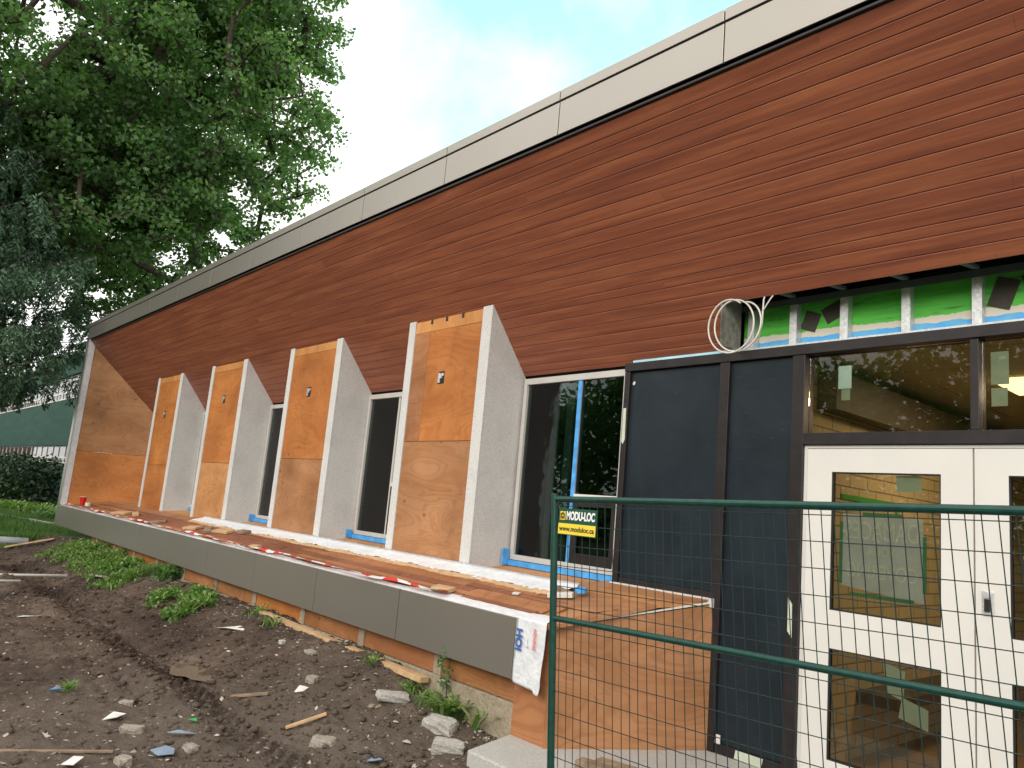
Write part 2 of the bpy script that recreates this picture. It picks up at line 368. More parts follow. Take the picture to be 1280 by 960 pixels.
# ------------------------------------------------------------------ mesh helpers
class MB:
    def __init__(s): s.v = []; s.f = []; s.uv = None; s.mi = []
    def add(s, vs, fs, mi=0):
        o = len(s.v); s.v += [tuple(v) for v in vs]; s.f += [tuple(i + o for i in f) for f in fs]; s.mi += [mi] * len(fs); return s
    def box(s, x0, x1, y0, y1, z0, z1, mi=0):
        vs = [(x0, y0, z0), (x1, y0, z0), (x1, y1, z0), (x0, y1, z0), (x0, y0, z1), (x1, y0, z1), (x1, y1, z1), (x0, y1, z1)]
        return s.add(vs, [(0, 3, 2, 1), (4, 5, 6, 7), (0, 1, 5, 4), (1, 2, 6, 5), (2, 3, 7, 6), (3, 0, 4, 7)], mi)
    def obox(s, c, size, M, mi=0):
        a, b, d = (k / 2 for k in size)
        vs = [Vector(c) + M @ Vector(p) for p in ((-a, -b, -d), (a, -b, -d), (a, b, -d), (-a, b, -d), (-a, -b, d), (a, -b, d), (a, b, d), (-a, b, d))]
        return s.add(vs, [(0, 3, 2, 1), (4, 5, 6, 7), (0, 1, 5, 4), (1, 2, 6, 5), (2, 3, 7, 6), (3, 0, 4, 7)], mi)
    def extx(s, poly, x0, x1, mi=0):       # poly in (y,z), extruded along x
        n = len(poly)
        vs = [(x0, y, z) for y, z in poly] + [(x1, y, z) for y, z in poly]
        fs = [(i, (i + 1) % n, n + (i + 1) % n, n + i) for i in range(n)] + [tuple(range(n))[::-1], tuple(range(n, 2 * n))]
        return s.add(vs, fs, mi)
    def extz(s, poly, z0, z1, mi=0):
        n = len(poly)
        vs = [(x, y, z0) for x, y in poly] + [(x, y, z1) for x, y in poly]
        fs = [(i, (i + 1) % n, n + (i + 1) % n, n + i) for i in range(n)] + [tuple(range(n))[::-1], tuple(range(n, 2 * n))]
        return s.add(vs, fs, mi)
    def slab(s, pts, off, mi=0):           # polygon with thickness offset vector
        n = len(pts); off = Vector(off)
        vs = [Vector(p) for p in pts] + [Vector(p) + off for p in pts]
        fs = [(i, (i + 1) % n, n + (i + 1) % n, n + i) for i in range(n)] + [tuple(range(n))[::-1], tuple(range(n, 2 * n))]
        return s.add(vs, fs, mi)
    def tube(s, pts, r, seg=8, mi=0):
        pts = [Vector(p) for p in pts]; n = len(pts)
        rs = r if isinstance(r, (list, tuple)) else [r] * n
        t0 = (pts[1] - pts[0]).normalized()
        a = t0.orthogonal().normalized(); vs = []
        for i, p in enumerate(pts):
            t = (pts[min(i + 1, n - 1)] - pts[max(i - 1, 0)]).normalized()
            a = (a - t * a.dot(t)).normalized(); b = t.cross(a)
            for k in range(seg):
                th = 2 * math.pi * k / seg
                vs.append(p + (a * math.cos(th) + b * math.sin(th)) * rs[i])
        fs = [(i * seg + k, i * seg + (k + 1) % seg, (i + 1) * seg + (k + 1) % seg, (i + 1) * seg + k) for i in range(n - 1) for k in range(seg)]
        fs += [tuple(range(seg))[::-1], tuple((n - 1) * seg + k for k in range(seg))]
        return s.add(vs, fs, mi)
    def build(s, name, mat, parent=None, smooth=False, bevel=0.0):
        me = bpy.data.meshes.new(name); me.from_pydata(s.v, [], s.f)
        mats = mat if isinstance(mat, (list, tuple)) else [mat]
        for m in mats: me.materials.append(m)
        if len(mats) > 1: me.polygons.foreach_set('material_index', s.mi)
        if smooth: me.polygons.foreach_set('use_smooth', [True] * len(me.polygons))
        me.update()
        o = bpy.data.objects.new(name, me); C.objects.link(o)
        if parent: o.parent = parent
        if bevel:
            b = o.modifiers.new('bevel', 'BEVEL'); b.width = bevel; b.segments = 2; b.limit_method = 'ANGLE'
        return o
def tag(o, label=None, cat=None, group=None, kind=None):
    if label: o['label'] = label
    if cat: o['category'] = cat
    if group: o['group'] = group
    if kind: o['kind'] = kind
    return o
def empty(name, loc, label, cat, group=None):
    o = bpy.data.objects.new(name, None); C.objects.link(o); o.location = loc; o.empty_display_size = .2
    return tag(o, label, cat, group)
def text(body, name, mat, size, M, parent=None, extrude=0.0006, sx=1.0, bold=0.0, align='CENTER'):
    cu = bpy.data.curves.new(name, 'FONT'); cu.body = body; cu.size = size; cu.extrude = extrude; cu.offset = bold
    cu.align_x = align; cu.align_y = 'CENTER'
    t = bpy.data.objects.new(name + '_tmp', cu); C.objects.link(t)
    bpy.context.view_layer.update()
    me = bpy.data.meshes.new_from_object(t.evaluated_get(bpy.context.evaluated_depsgraph_get()))
    bpy.data.objects.remove(t); bpy.data.curves.remove(cu)
    me.transform(Matrix.Diagonal((sx, 1, 1, 1))); me.transform(M)
    me.name = name; me.materials.clear(); me.materials.append(mat)
    o = bpy.data.objects.new(name, me); C.objects.link(o)
    if parent: o.parent = parent
    return o
def np_mesh(name, V, F, mat, rnd=None, parent=None, smooth=False):
    me = bpy.data.meshes.new(name)
    nv, nf, k = len(V), len(F), F.shape[1]
    me.vertices.add(nv); me.vertices.foreach_set('co', V.astype(np.float32).ravel())
    me.loops.add(nf * k); me.loops.foreach_set('vertex_index', F.astype(np.int32).ravel())
    me.polygons.add(nf); me.polygons.foreach_set('loop_start', np.arange(0, nf * k, k, dtype=np.int32))
    if smooth: me.polygons.foreach_set('use_smooth', np.ones(nf, dtype=bool))
    me.update(calc_edges=True)
    if rnd is not None:
        a = me.attributes.new('rnd', 'FLOAT', 'FACE'); a.data.foreach_set('value', rnd.astype(np.float32))
    me.materials.append(mat)
    o = bpy.data.objects.new(name, me); C.objects.link(o)
    if parent: o.parent = parent
    return o
def leafcloud(centres, n, spread, size, flat=0.6, aspect=0.6, seed=1, shade=None):
    """n leaves round each centre; kite shaped faces."""
    g = np.random.default_rng(seed)
    c = np.repeat(centres, n, axis=0); N = len(c)
    d = g.normal(size=(N, 3)); d /= np.linalg.norm(d, axis=1)[:, None]
    rr = spread * g.random(N) ** 0.5
    if np.ndim(spread): rr = np.repeat(spread, n) * g.random(N) ** 0.5
    p = c + d * rr[:, None] * np.array([1, 1, flat])
    nrm = g.normal(size=(N, 3)) * 0.75 + d * 0.5 + np.array([0, 0, 0.55]); nrm /= np.linalg.norm(nrm, axis=1)[:, None]
    a = np.cross(nrm, g.normal(size=(N, 3))); a /= np.linalg.norm(a, axis=1)[:, None]
    b = np.cross(nrm, a)
    L = size * g.uniform(.65, 1.25, N)[:, None]
    V = np.stack([p - a * L * .5, p + b * L * aspect * .5 - nrm * L * .08, p + a * L * .5, p - b * L * aspect * .5 - nrm * L * .08], 1).reshape(-1, 3)
    F = np.arange(N * 4).reshape(N, 4)
    base = np.repeat(g.uniform(0.15, .75, len(centres)), n)
    return V, F, np.clip(base + g.normal(0, .18, N), 0, 1)

# value noise for the terrain
_tab = RNG.random((256, 256))
def vnoise(x, y):
    xi = np.floor(x).astype(int); yi = np.floor(y).astype(int); fx = x - xi; fy = y - yi
    fx = fx * fx * (3 - 2 * fx); fy = fy * fy * (3 - 2 * fy)
    g = lambda a, b: _tab[a % 256, b % 256]
    return (g(xi, yi) * (1 - fx) + g(xi + 1, yi) * fx) * (1 - fy) + (g(xi, yi + 1) * (1 - fx) + g(xi + 1, yi + 1) * fx) * fy - .5
def sst(a, b, x):
    t = np.clip((x - a) / (b - a), 0, 1); return t * t * (3 - 2 * t)
def gh(x, y, fine=True):
    x = np.asarray(x, float); y = np.asarray(y, float)
    z = -1.66 + 0.05 * vnoise(x * .5, y * .5) + 0.03 * vnoise(x * 1.7 + 9, y * 1.7)
    near = sst(-60, -25, x) * sst(-8, -2, y) * (1 - sst(8, 20, y)) * (1 - sst(6, 20, x))
    bank = sst(2.95, 3.9, y + .25 * vnoise(x * .8, x * 0 + 3)) * (sst(-5.0, -5.9, x) * .8 + .2 * sst(-4.4, -5.0, x)) * sst(-24, -17.5, x)
    z = z + bank * (0.27 + .05 * vnoise(x * 1.1, y * 0 + 7))
    z = z - .10 * sst(-4.6, -3.6, x) * (1 - sst(8, 12, y))
    if fine:
        rut = np.exp(-((y - 2.62 - .12 * vnoise(x * .35, x * 0)) / .26) ** 2) * sst(-3.8, -5.2, x) * sst(-20, -15, x)
        tread = np.sin((x * 1.0 - np.abs(y - 2.62) * 1.3) * 2 * math.pi / .155 + 2 * vnoise(x * 1.5, y * 3)) * (.55 + 1.2 * vnoise(x * .9, y * 2 + 40))
        z = z + near * rut * (-.085 + .06 * tread)
        sh = np.exp(-((y - 3.02) / .12) ** 2) + np.exp(-((y - 2.2) / .13) ** 2)
        z = z + near * sh * sst(-4.6, -5.6, x) * .065 * (.6 + 1.7 * vnoise(x * 2.1, y * 3))
        rut2 = np.exp(-((y - 1.15) / .22) ** 2) * sst(-5, -7, x)
        z = z + near * rut2 * (-.03 + .010 * np.sin((x + y * .8) * 40))
        z = z + near * (.085 * np.abs(vnoise(x * 6.1 + 31, y * 6.7)) * np.clip(.3 + 2.2 * vnoise(x * .9 + 5, y * .9), 0, 1) + .03 * np.abs(vnoise(x * 15, y * 14 + 9)))
        for f, a in ((4.3, .034), (9.7, .024), (17, .016), (34, .010)):
            z = z + near * a * vnoise(x * f + f, y * f)
        pud = np.exp(-(((x + 7.12) / .36) ** 2 + ((y - 2.70) / .20) ** 2) ** 1.2)
        z = z - .03 * pud
    return z

# ------------------------------------------------------------------ ground
xs = np.concatenate([[-600, -300, -150, -90, -60, -45, -35, -29, -25], np.arange(-22.5, -11, .055), np.arange(-11, -3.6, .021), [-3.5, -3.2, -3, -2.5, -2, -1, 0, 2, 5, 8, 14, 40, 120, 400]])
ys = np.concatenate([[-500, -200, -80, -40, -20, -10, -6, -4, -3, -2, -1, -.5], np.arange(-.3, .8, .05), np.arange(.8, 4.15, .021), [4.3, 4.6, 5, 6, 8, 12, 20, 35, 70, 150, 400]])
GX, GY = np.meshgrid(xs, ys, indexing='ij')
GZ = gh(GX, GY)
V = np.stack([GX, GY, GZ], -1).reshape(-1, 3)
nx, ny = len(xs), len(ys)
I = np.arange(nx * ny).reshape(nx, ny)
F = np.stack([I[:-1, :-1], I[1:, :-1], I[1:, 1:], I[:-1, 1:]], -1).reshape(-1, 4)
tag(np_mesh('ground', V, F, DIRT, smooth=True), kind='structure')
def H(x, y): return float(gh(np.array([x]), np.array([y]))[0])

# lawn sheet left of the dirt and behind the camera
def lawn_edge(y): return -18.6 + .5 * vnoise(y * 1.3, y * 0 + 5) - .25 * (y - 3)*0 + .2 * vnoise(y * 6, y * 0 + 11)
yl = np.concatenate([[-400, -150, -60, -30, -15, -8], np.arange(-5, 8, .12), [9, 12, 20, 40, 100, 300]])
V = []; cols = 14
for y in yl:
    e = float(lawn_edge(np.array([y]))[0])
    for k, dx in enumerate([0, .02, .12, .4, 1, 2, 4, 8, 14, 22, 40, 90, 200, 500]):
        zz = -1.70 if k == 0 else -1.545 + .06 * float(vnoise(np.array([(e - dx) * .8]), np.array([y * .8]))[0]) + (0.03 if k > 2 else 0)
        V.append((e - dx, y, zz))
V = np.array(V); I = np.arange(len(V)).reshape(len(yl), cols)
F = np.stack([I[:-1, :-1], I[:-1, 1:], I[1:, 1:], I[1:, :-1]], -1).reshape(-1, 4)[:, ::-1]
tag(np_mesh('lawn', V, F, LAWN, smooth=True), kind='structure')
MB().add([(-18.5, -400, -1.58), (300, -400, -1.58), (300, -7, -1.58), (-18.5, -7, -1.58)], [(0, 1, 2, 3)]).build('rear_lawn', LAWN)['kind'] = 'structure'
# pale path strip across the lawn
m = MB(); pp = [(-30.5, 2.0), (-28.6, 3.6), (-26.5, 4.3), (-24.4, 4.75), (-22.6, 5.4)]
for i in range(4):
    (x0, y0), (x1, y1) = pp[i], pp[i + 1]
    m.add([(x0, y0, -1.44), (x1, y1, -1.44), (x1 + .16, y1 + .1 - .24, -1.44), (x0 + .16, y0 + .1 - .24, -1.44),
           (x0, y0, -1.56), (x1, y1, -1.56), (x1 + .16, y1 + .1 - .24, -1.56), (x0 + .16, y0 + .1 - .24, -1.56)],
          [(0, 1, 2, 3), (3, 2, 6, 7), (0, 4, 5, 1)])
m.build('path', PAVE)['kind'] = 'structure'
# puddle
m = MB(); pv = []
for k in range(40):
    th = 2 * math.pi * k / 40; q = 1 + .22 * math.sin(3 * th + 1) + .1 * math.sin(7 * th)
    pv.append((-7.12 + .31 * q * math.cos(th), 2.70 + .15 * q * math.sin(th), 0))
pz = min(H(-7.12, 2.7), H(-7.3, 2.7), H(-6.95, 2.7)) + .034
m.add([(x, y, pz) for x, y, _ in pv], [tuple(range(40))])
m.build('puddle', PUDDLE)['kind'] = 'structure'
# entrance pavement
m = MB(); m.slab([(-4.12, 3.43, -1.57), (8, 3.43, -1.57), (8, 5.6, -1.57), (-3.2, 5.6, -1.57), (-4.28, 3.96, -1.57)], (0, 0, -.45))
m.build('pavement', PAVE, bevel=.012)['kind'] = 'structure'

# ------------------------------------------------------------------ building
YF, YN, YW = 3.84, 4.608, 5.10
XL, XR = -19.42, 6.0
B = empty('school_building', (-11, 5, -1.6), 'long low building being renovated, with slanted wood soffit and boarded concrete fins', 'building')
Binv = Matrix.Translation((11, -5, 1.6))
def bpart(m, name, mat, parent=None, **k):
    o = m.build(name, mat, parent or B, **k)
    if parent is None: o.matrix_parent_inverse = Matrix.Translation((11, -5, 1.6))
    return o
def sofz(y): return -1.28 * y + 7.87
# upper fascia panels
jx = [-2.68 - 1.5175 * k for k in range(-5, 11)]
edges = [XR] + [x for x in jx if XL + .3 < x < XR] + [XL]
for i in range(len(edges) - 1):
    x1, x0 = edges[i] - .005, edges[i + 1] + .005
    m = MB(); m.box(x0, x1, YF, YF + .05, 2.955, 3.236); m.box(x0, x1, YF - .006, YF + .32, 3.252, 3.337)
    bpart(m, 'fascia_panel', FASC, bevel=.0015)
bpart(MB().box(XL + .01, XR, YF + .012, YF + .06, 2.93, 3.33), 'fascia_backing', BLACK)
bpart(MB().box(XL + .01, XR, YF + .012, YF + .035, 2.915, 2.953), 'drip_edge', BRONZE)
# lower fascia panels
lx = [-4.20] + [-5.715 - 1.5175 * k for k in range(0, 9)] + [XL]
for i in range(len(lx) - 1):
    x1, x0 = lx[i] - .006, lx[i + 1] + .006
    bpart(MB().box(x0, x1, YF, YF + .045, -1.175, -.755), 'lower_fascia_panel', FASC, bevel=.003)
bpart(MB().box(-4.196, -4.165, YF - .002, YF + .05, -1.18, -.75), 'end_channel', GALV, bevel=.003)
bpart(MB().box(XL + .02, -4.2, YF + .05, YF + .09, -1.16, -.77), 'fascia_furring', BLACK)
# left vertical frame
bpart(MB().box(XL, XL + .21, YF - .001, YF + .5, -.752, 2.953), 'end_fascia', FASC, bevel=.004)
bpart(MB().box(XL + .212, XL + .315, YF + .01, YF + .12, -.74, 2.94), 'end_wrap_strip', WRAP)
# soffit boards
def soffit():
    P0 = np.array([YF + .035, sofz(YF + .035)]); P1 = np.array([YW, sofz(YW)])
    Lf = np.linalg.norm(P1 - P0); dv = (P1 - P0) / Lf; nv = np.array([dv[1], -dv[0]])   # outward (down/front)
    if nv[1] > 0: nv = -nv
    Vv = []; Fs = []; UV = []; R = []
    s = 0.0; k = 0; g = random.Random(5)
    splay = lambda y: -19.24 + 1.157 * (y - 3.84)
    while s < Lf - .01:
        wd = .0725 if k % 6 == 1 else .1035
        s1 = min(s + wd, Lf)
        ya, yb = P0[0] + dv[0] * s, P0[0] + dv[0] * s1
        xr = -3.27 if ya > 4.80 else XR
        x = splay((ya + yb) / 2) - .01
        cuts = [x]; x += g.uniform(.6, 3.6)
        while x < xr - .3: cuts.append(x); x += 3.66
        cuts.append(xr)
        for i in range(len(cuts) - 1):
            a0, a1 = cuts[i] + .0005, cuts[i + 1] - .0005
            if i == 0 or g.random() < .22: r0 = g.random()
            prof = [(s + .002, -.016), (s + .002, -.003), (s + .0055, 0.0), (s1 - .0055, 0), (s1 - .002, -.003), (s1 - .002, -.016)]
            o = len(Vv)
            for xx in (a0, a1):
                for (ss, hh) in prof:
                    q = P0 + dv * ss + nv * hh; Vv.append((xx, q[0], q[1])); UV.append((xx, ss))
            for j in range(5):
                Fs.append((o + j, o + j + 1, o + 7 + j, o + 6 + j)); R.append(r0)
            Fs.append((o, o + 1, o + 2, o + 3, o + 4, o + 5)); R.append(r0); Fs.append((o + 11, o + 10, o + 9, o + 8, o + 7, o + 6)); R.append(r0)
        s = s1; k += 1
    me = bpy.data.meshes.new('soffit'); me.from_pydata(Vv, [], Fs)
    uvl = me.uv_layers.new(name='UVMap')
    for lp in me.loops: uvl.data[lp.index].uv = UV[lp.vertex_index]
    a = me.attributes.new('rnd', 'FLOAT', 'FACE'); a.data.foreach_set('value', R)
    me.materials.append(SOFFIT)
    o = bpy.data.objects.new('soffit', me); C.objects.link(o); o.parent = B; o.matrix_parent_inverse = Matrix.Translation((11, -5, 1.6))
soffit()
t_ = .03
bpart(MB().extx([(YF + .04, sofz(YF + .04) + .026), (4.80, sofz(4.80) + .026), (4.80, sofz(4.80) + .06), (YF + .04, sofz(YF + .04) + .06)], -19.2, XR), 'soffit_backing', BLACK)
bpart(MB().extx([(4.80, sofz(4.80) + .026), (YW, sofz(YW) + .026), (YW, sofz(YW) + .06), (4.80, sofz(4.80) + .06)], -17.9, -3.29), 'soffit_lower_backing', BLACK)
bpart(MB().extx([(4.800, sofz(4.800) + .0), (4.812, sofz(4.812) + .002), (4.812, sofz(4.80) + .05), (4.800, sofz(4.80) + .05)], -3.26, XR), 'soffit_edge_trim', GALV)
def soffit_marks(pts, name, mat, r):
    g = random.Random(9); m = MB()
    for (x, y) in pts:
        n = 7; o = Vector((x, y - .0012, sofz(y) - .0010)); u = Vector((1, 0, 0)); v = Vector((0, .6156, -.788))
        vs = [o + (u * math.cos(6.283 * k / n) * g.uniform(.6, 1.6) + v * math.sin(6.283 * k / n) * .6) * r for k in range(n)]
        m.add(vs, [tuple(range(n))])
    bpart(m, name, mat)
SC = plain('pale_scuff', (0.42, 0.30, 0.25), .9)
soffit_marks([(-.76, 4.10)], 'pale_chip', SC, .012)
# roof body and rear
bpart(MB().box(XL + .3, XR, 4.2, 13, 3.15, 3.31), 'roof', BRONZE)
bpart(MB().box(XL + .5, XR, 12.8, 13, -1.7, 3.15), 'rear_wall', GBLD)
bpart(MB().box(XR - .2, XR, 5.2, 12.8, -1.7, 3.15), 'side_wall', FOUND)
bpart(MB().box(XL + .5, XL + .7, 5.2, 12.8, -1.7, 3.15), 'side_wall', FOUND)
# splayed end wall (plywood)
def splay_poly(z0):
    return [(-19.24, 3.86, -.76), (-17.79, 5.1, -.52), (-17.79, 5.1, sofz(5.1)), (-19.24, 3.86, sofz(3.86))]
def lerp(a, b, t): return tuple(x + (y - x) * t for x, y in zip(a, b))
ew = splay_poly(0)
def sheet(zlo, zhi):
    def P(t, z): return (-19.24 + 1.45 * t, 3.86 + 1.24 * t, z)
    pts = []
    for t in (0, 1):
        pass
    zl = lambda t: max(zlo, -.76 + .24 * t)
    zt = lambda t: min(zhi, sofz(3.86 + 1.24 * t))
    ts = [i / 24 for i in range(25) if zt(i / 24) > zl(i / 24) + .003]
    return [P(t, zl(t)) for t in ts] + [P(t, zt(t)) for t in ts[::-1]]
for (a, b, mt) in ((-1, .447, PLY), (.453, 3.2, PLY2)):
    bpart(MB().slab(sheet(a, b), (-.008, .014, 0)), 'plywood_end_wall', mt)
# fins
cfg = [(-7.216, -5.752, PLY, PLY2, .630, .145), (-10.244, -8.742, PLY, PLY2, .42, .12), (-13.29, -11.77, PLY, PLYL, .33, .12), (-16.23, -14.76, PLY, PLY, .25, .12)]
flab = ['nearest concrete fin, widest, boarded with two plywood sheets', None, 'concrete fin whose lower plywood sheet is paler', None]
for i, (xa, xb, mu, ml, seam, tb) in enumerate(cfg):
    m = MB(); zt = sofz(4.615)
    m.extx([(YN + .014, -.60), (YW + .03, -.58), (YW + .03, sofz(YW + .03)), (YN + .014, sofz(YN + .014))], xa, xb)
    m.extx([(YN - .008, -.60), (YN + .012, -.60), (YN + .012, sofz(YN + .012)), (YN - .008, sofz(YN - .008) - .004)], xa, xa + .125)
    m.extx([(YN - .008, -.60), (YN + .012, -.60), (YN + .012, sofz(YN + .012)), (YN - .008, sofz(YN - .008) - .004)], xb - .15, xb)
    f = bpart(m, 'concrete_fin', CONC)
    if flab[i]: f['label'] = flab[i]
    pa, pb = xa + .131, xb - .156; zt = sofz(YN)
    def sh(x0, x1, z0, z1, mt, nm='plywood_sheet'):
        o = MB().box(x0, x1, YN - .001, YN + .011, z0, z1).build(nm, mt, f, bevel=.0015); return o
    if i == 0:
        sh(pa, pa + .27, seam + .003, zt - tb, PLYR)
        sh(pa + .274, pb, seam + .003, zt - tb, mu)
    else:
        sh(pa, pb, seam + .003, zt - tb, mu)
    sh(pa, pb, -.57, seam - .003, ml)
    sh(pa, pb, zt - tb + .003, zt - .012, PLYV, 'top_board')
    if i == 0:
        for q in (.28, .55, .83): MB().box(pa + q, pa + q + .035, YN - .006, YN - .002, zt - .06, zt - .012).build('bracket', BRONZE, f)
    bx = (pa + pb) / 2 + (-.02 if i else -.02); bz = (1.30, 1.32, 1.37, 1.22)[i]
    bb = MB().box(bx - .055, bx + .055, YN - .004, YN - .0012, bz - .065, bz + .065)
    bb.build('outlet_box', BLACK, f)
    MB().box(bx - .045, bx - .012, YN - .010, YN - .0045, bz - .055, bz + .050).box(bx - .010, bx + .022, YN - .014, YN - .0045, bz - .01, bz + .04).box(bx + .02, bx + .05, YN - .012, YN - .0045, bz + .015, bz + .045).build('outlet_wiring', GALV, f)
# windows between the fins
def window(x0, x1, hid=False, right=False):
    W = bpy.data.objects.new('window', None); C.objects.link(W); W.parent = B; W.location = ((x0 + x1) / 2 + 11, YW - 5, -.47 + 1.6)
    inv = Matrix.Translation((-(x0 + x1) / 2, -YW, .47))
    def wp(m, n, mt, **k):
        o = m.build(n, mt, W, **k); o.matrix_parent_inverse = inv; return o
    zb, zt = -.47, 1.31; fw = .045
    m = MB(); m.box(x0, x0 + fw, YW - .03, YW + .05, zb, zt); m.box(x1 - fw, x1, YW - .03, YW + .05, zb, zt)
    m.box(x0 + fw, x1 - fw, YW - .03, YW + .05, zt - .06, zt); m.box(x0 + fw, x1 - fw, YW - .03, YW + .05, zb, zb + .05)
    wp(m, 'window_frame', WFRAME, bevel=.003)
    xm = x0 + (.77 if right else .72)
    wp(MB().box(xm - .02, xm + .02, YW - .015, YW + .04, zb + .05, zt - .06), 'mullion', WFRAME)
    wp(MB().box(x0 + fw, xm - .02, YW, YW + .008, zb + .05, zt - .06), 'glass_pane', GDARK)
    wp(MB().box(xm + .02, x1 - fw, YW, YW + .008, .20, zt - .06), 'glass_pane', GDARK)
    m = MB(); m.box(xm + .02, x1 - fw, YW - .02, YW + .03, .155, .195); m.build
    wp(m, 'transom_bar', WHITE)
    m = MB(); a, b = xm + .021, x1 - fw - .001
    m.box(a, a + .06, YW - .025, YW + .03, zb + .05, .153); m.box(b - .05, b, YW - .025, YW + .03, zb + .05, .153)
    m.box(a + .06, b - .05, YW - .025, YW + .03, .09, .153); m.box(a + .06, b - .05, YW - .025, YW + .03, zb + .051, zb + .14)
    wp(m, 'vent_sash', BRONZE, bevel=.003)
    wp(MB().box(a + .06, b - .05, YW + .002, YW + .010, zb + .14, .09), 'glass_pane', GDARK)
    wp(MB().box(x0 + .0, x1, YW - .05, YW - .032, zb - .055, zb - .004), 'sill_tape', TAPE)
    if x0 > -9 or -12 < x0 < -11: wp(MB().box(x0 + .001, x0 + .014, YW - .13, YW - .05, zb - .05, zb + (.10 if right else .05)), 'corner_tape', TAPE)
    m = MB(); xx = x0 + .1
    while xx < xm - .1: m.box(xx, xx + .09, YW + .10, YW + .12, zb, zt); xx += .2
    wp(m, 'reflection_strips', REFL_STRIP)  # added slats imitating the strips reflected in the glass
    if right: wp(MB().box(xm - .022, xm + .026, YW - .018, YW - .0155, zb + .03, zt - .05), 'mullion_tape', TAPE)
window(-5.72, -4.365, right=True)
window(-8.735, -7.22); window(-11.765, -10.25); window(-14.755, -13.295); window(-17.78, -16.235)
# dark rooms behind the windows
m = MB(); m.box(-18, -3.0, 7.4, 7.5, -1.6, 2.9); m.box(-18, -3.0, 5.3, 7.4, -.62, -.56); m.box(-18, -3.0, 5.2, 7.4, 2.6, 2.7); m.box(-3.0, -2.9, 5.2, 7.5, -1.6, 2.9); m.box(-18.1, -18, 5.2, 7.5, -1.6, 2.9)
m.box(-18.1, -4.37, 5.16, 5.2, 1.32, 2.9)
bpart(m, 'classroom_shell', DARKIN)
# sloped deck under the windows
dk = lambda y: -.755 + .238 * (y - 3.84)
bpart(MB().slab([(-19.3, YF + .02, dk(YF + .02) - .004), (-3.87, YF + .02, dk(YF + .02) - .004), (-3.56, YN, dk(YN) - .004), (-18.4, YN, dk(YN) - .004)], (0, 0, -.03)), 'deck_sheathing', PLY2)
bpart(MB().slab([(-18.4, YN + .001, dk(YN)), (-3.56, YN + .001, dk(YN)), (-3.36, YW + .03, -.525), (-17.8, YW + .03, -.525)], (0, 0, -.03)), 'window_ledge', PLYL)
# reddish battens lying on the deck
g = random.Random(3); y = YF + .10
while y < 4.33:
    wd = g.uniform(.06, .10); x = -18.6 + (y - 3.84) + g.uniform(0, .8)
    while x < -4.3:
        L = g.uniform(2.2, 3.6); x1 = min(x + L, -4.1 + g.uniform(-.15, .1))
        if x1 - x > .4:
            zz = dk(y) + .002 + g.uniform(0, .010); tw = g.uniform(-.012, .012)
            bpart(MB().slab([(x, y, zz + .01), (x1, y + tw, dk(y + tw) + .012), (x1, y + tw + wd, dk(y + tw + wd) + .012), (x, y + wd, dk(y + wd) + .012)], (0, 0, -.01)), 'deck_batten', g.choice([DECKB, DECKB, PLYR]))
        x += L + g.uniform(.005, .05)
    y += wd + g.uniform(.004, .016)
# white sill membrane in front of the fins
m = MB(); N = 220; vs = []; g = random.Random(8)
for i in range(N + 1):
    x = -12.6 + 8.28 * i / N
    yy = 4.385 + .02 * math.sin(i * .35) + g.uniform(-.010, .010)
    yy2 = 4.43 + .012 * math.sin(i * .5)
    vs += [(x, yy, dk(yy) + .020 + g.uniform(-.004, .008)), (x, yy2, dk(yy2) + .034 + g.uniform(-.003, .004)), (x, 4.575, dk(4.575) + .030), (x, 4.596, dk(4.6) + .05), (x, 4.598, dk(4.6) + .004)]
fs = [(5 * i + k, 5 * i + 5 + k, 5 * i + 6 + k, 5 * i + 1 + k) for i in range(N) for k in range(4)]
m.add(vs, fs); bpart(m, 'sill_membrane', WRAP, smooth=True)
m = MB(); vs = []
for i in range(N + 1):
    x = -12.6 + 8.2 * i / N
    y0 = 4.335 + g.uniform(-.014, .014) + .012 * math.sin(i * .23)
    vs += [(x, y0, dk(y0) + .012), (x, 4.39, dk(4.39) + .024 + g.uniform(-.003, .006))]
m.add(vs, [(2 * i, 2 * i + 2, 2 * i + 3, 2 * i + 1) for i in range(N)]); bpart(m, 'torn_paper_edge', LUMBER, smooth=True)
# knee wall, posts, foundation
PX = [-5.21, -6.42, -7.63, -8.86, -10.08, -11.3, -12.5, -13.7, -14.9, -16.1]
ed = [-4.27] + PX + [-16.6]
for i in range(len(ed) - 1):
    x1 = ed[i] - (.055 if i else 0); x0 = ed[i + 1] + .055
    bpart(MB().box(x0, x1, 3.955, 3.97, -1.355, -.80), 'skirt_board', (PLYD, PLYR, PLYD, PLY)[i % 4])
for x in PX: bpart(MB().box(x - .05, x + .05, 3.94, 4.05, -1.36, -.80), 'skirt_post', FOUND, bevel=.004)
bpart(MB().box(-16.62, -4.262, 3.935, 4.15, -1.95, -1.362), 'foundation', FOUND, bevel=.01)
bpart(MB().box(-16.62, -16.6, 3.98, 5.0, -1.95, -.8), 'skirt_end', FOUND)
bpart(MB().box(-4.258, -3.925, 3.93, 3.945, -1.575, -.76), 'corner_sheathing', PLYR)
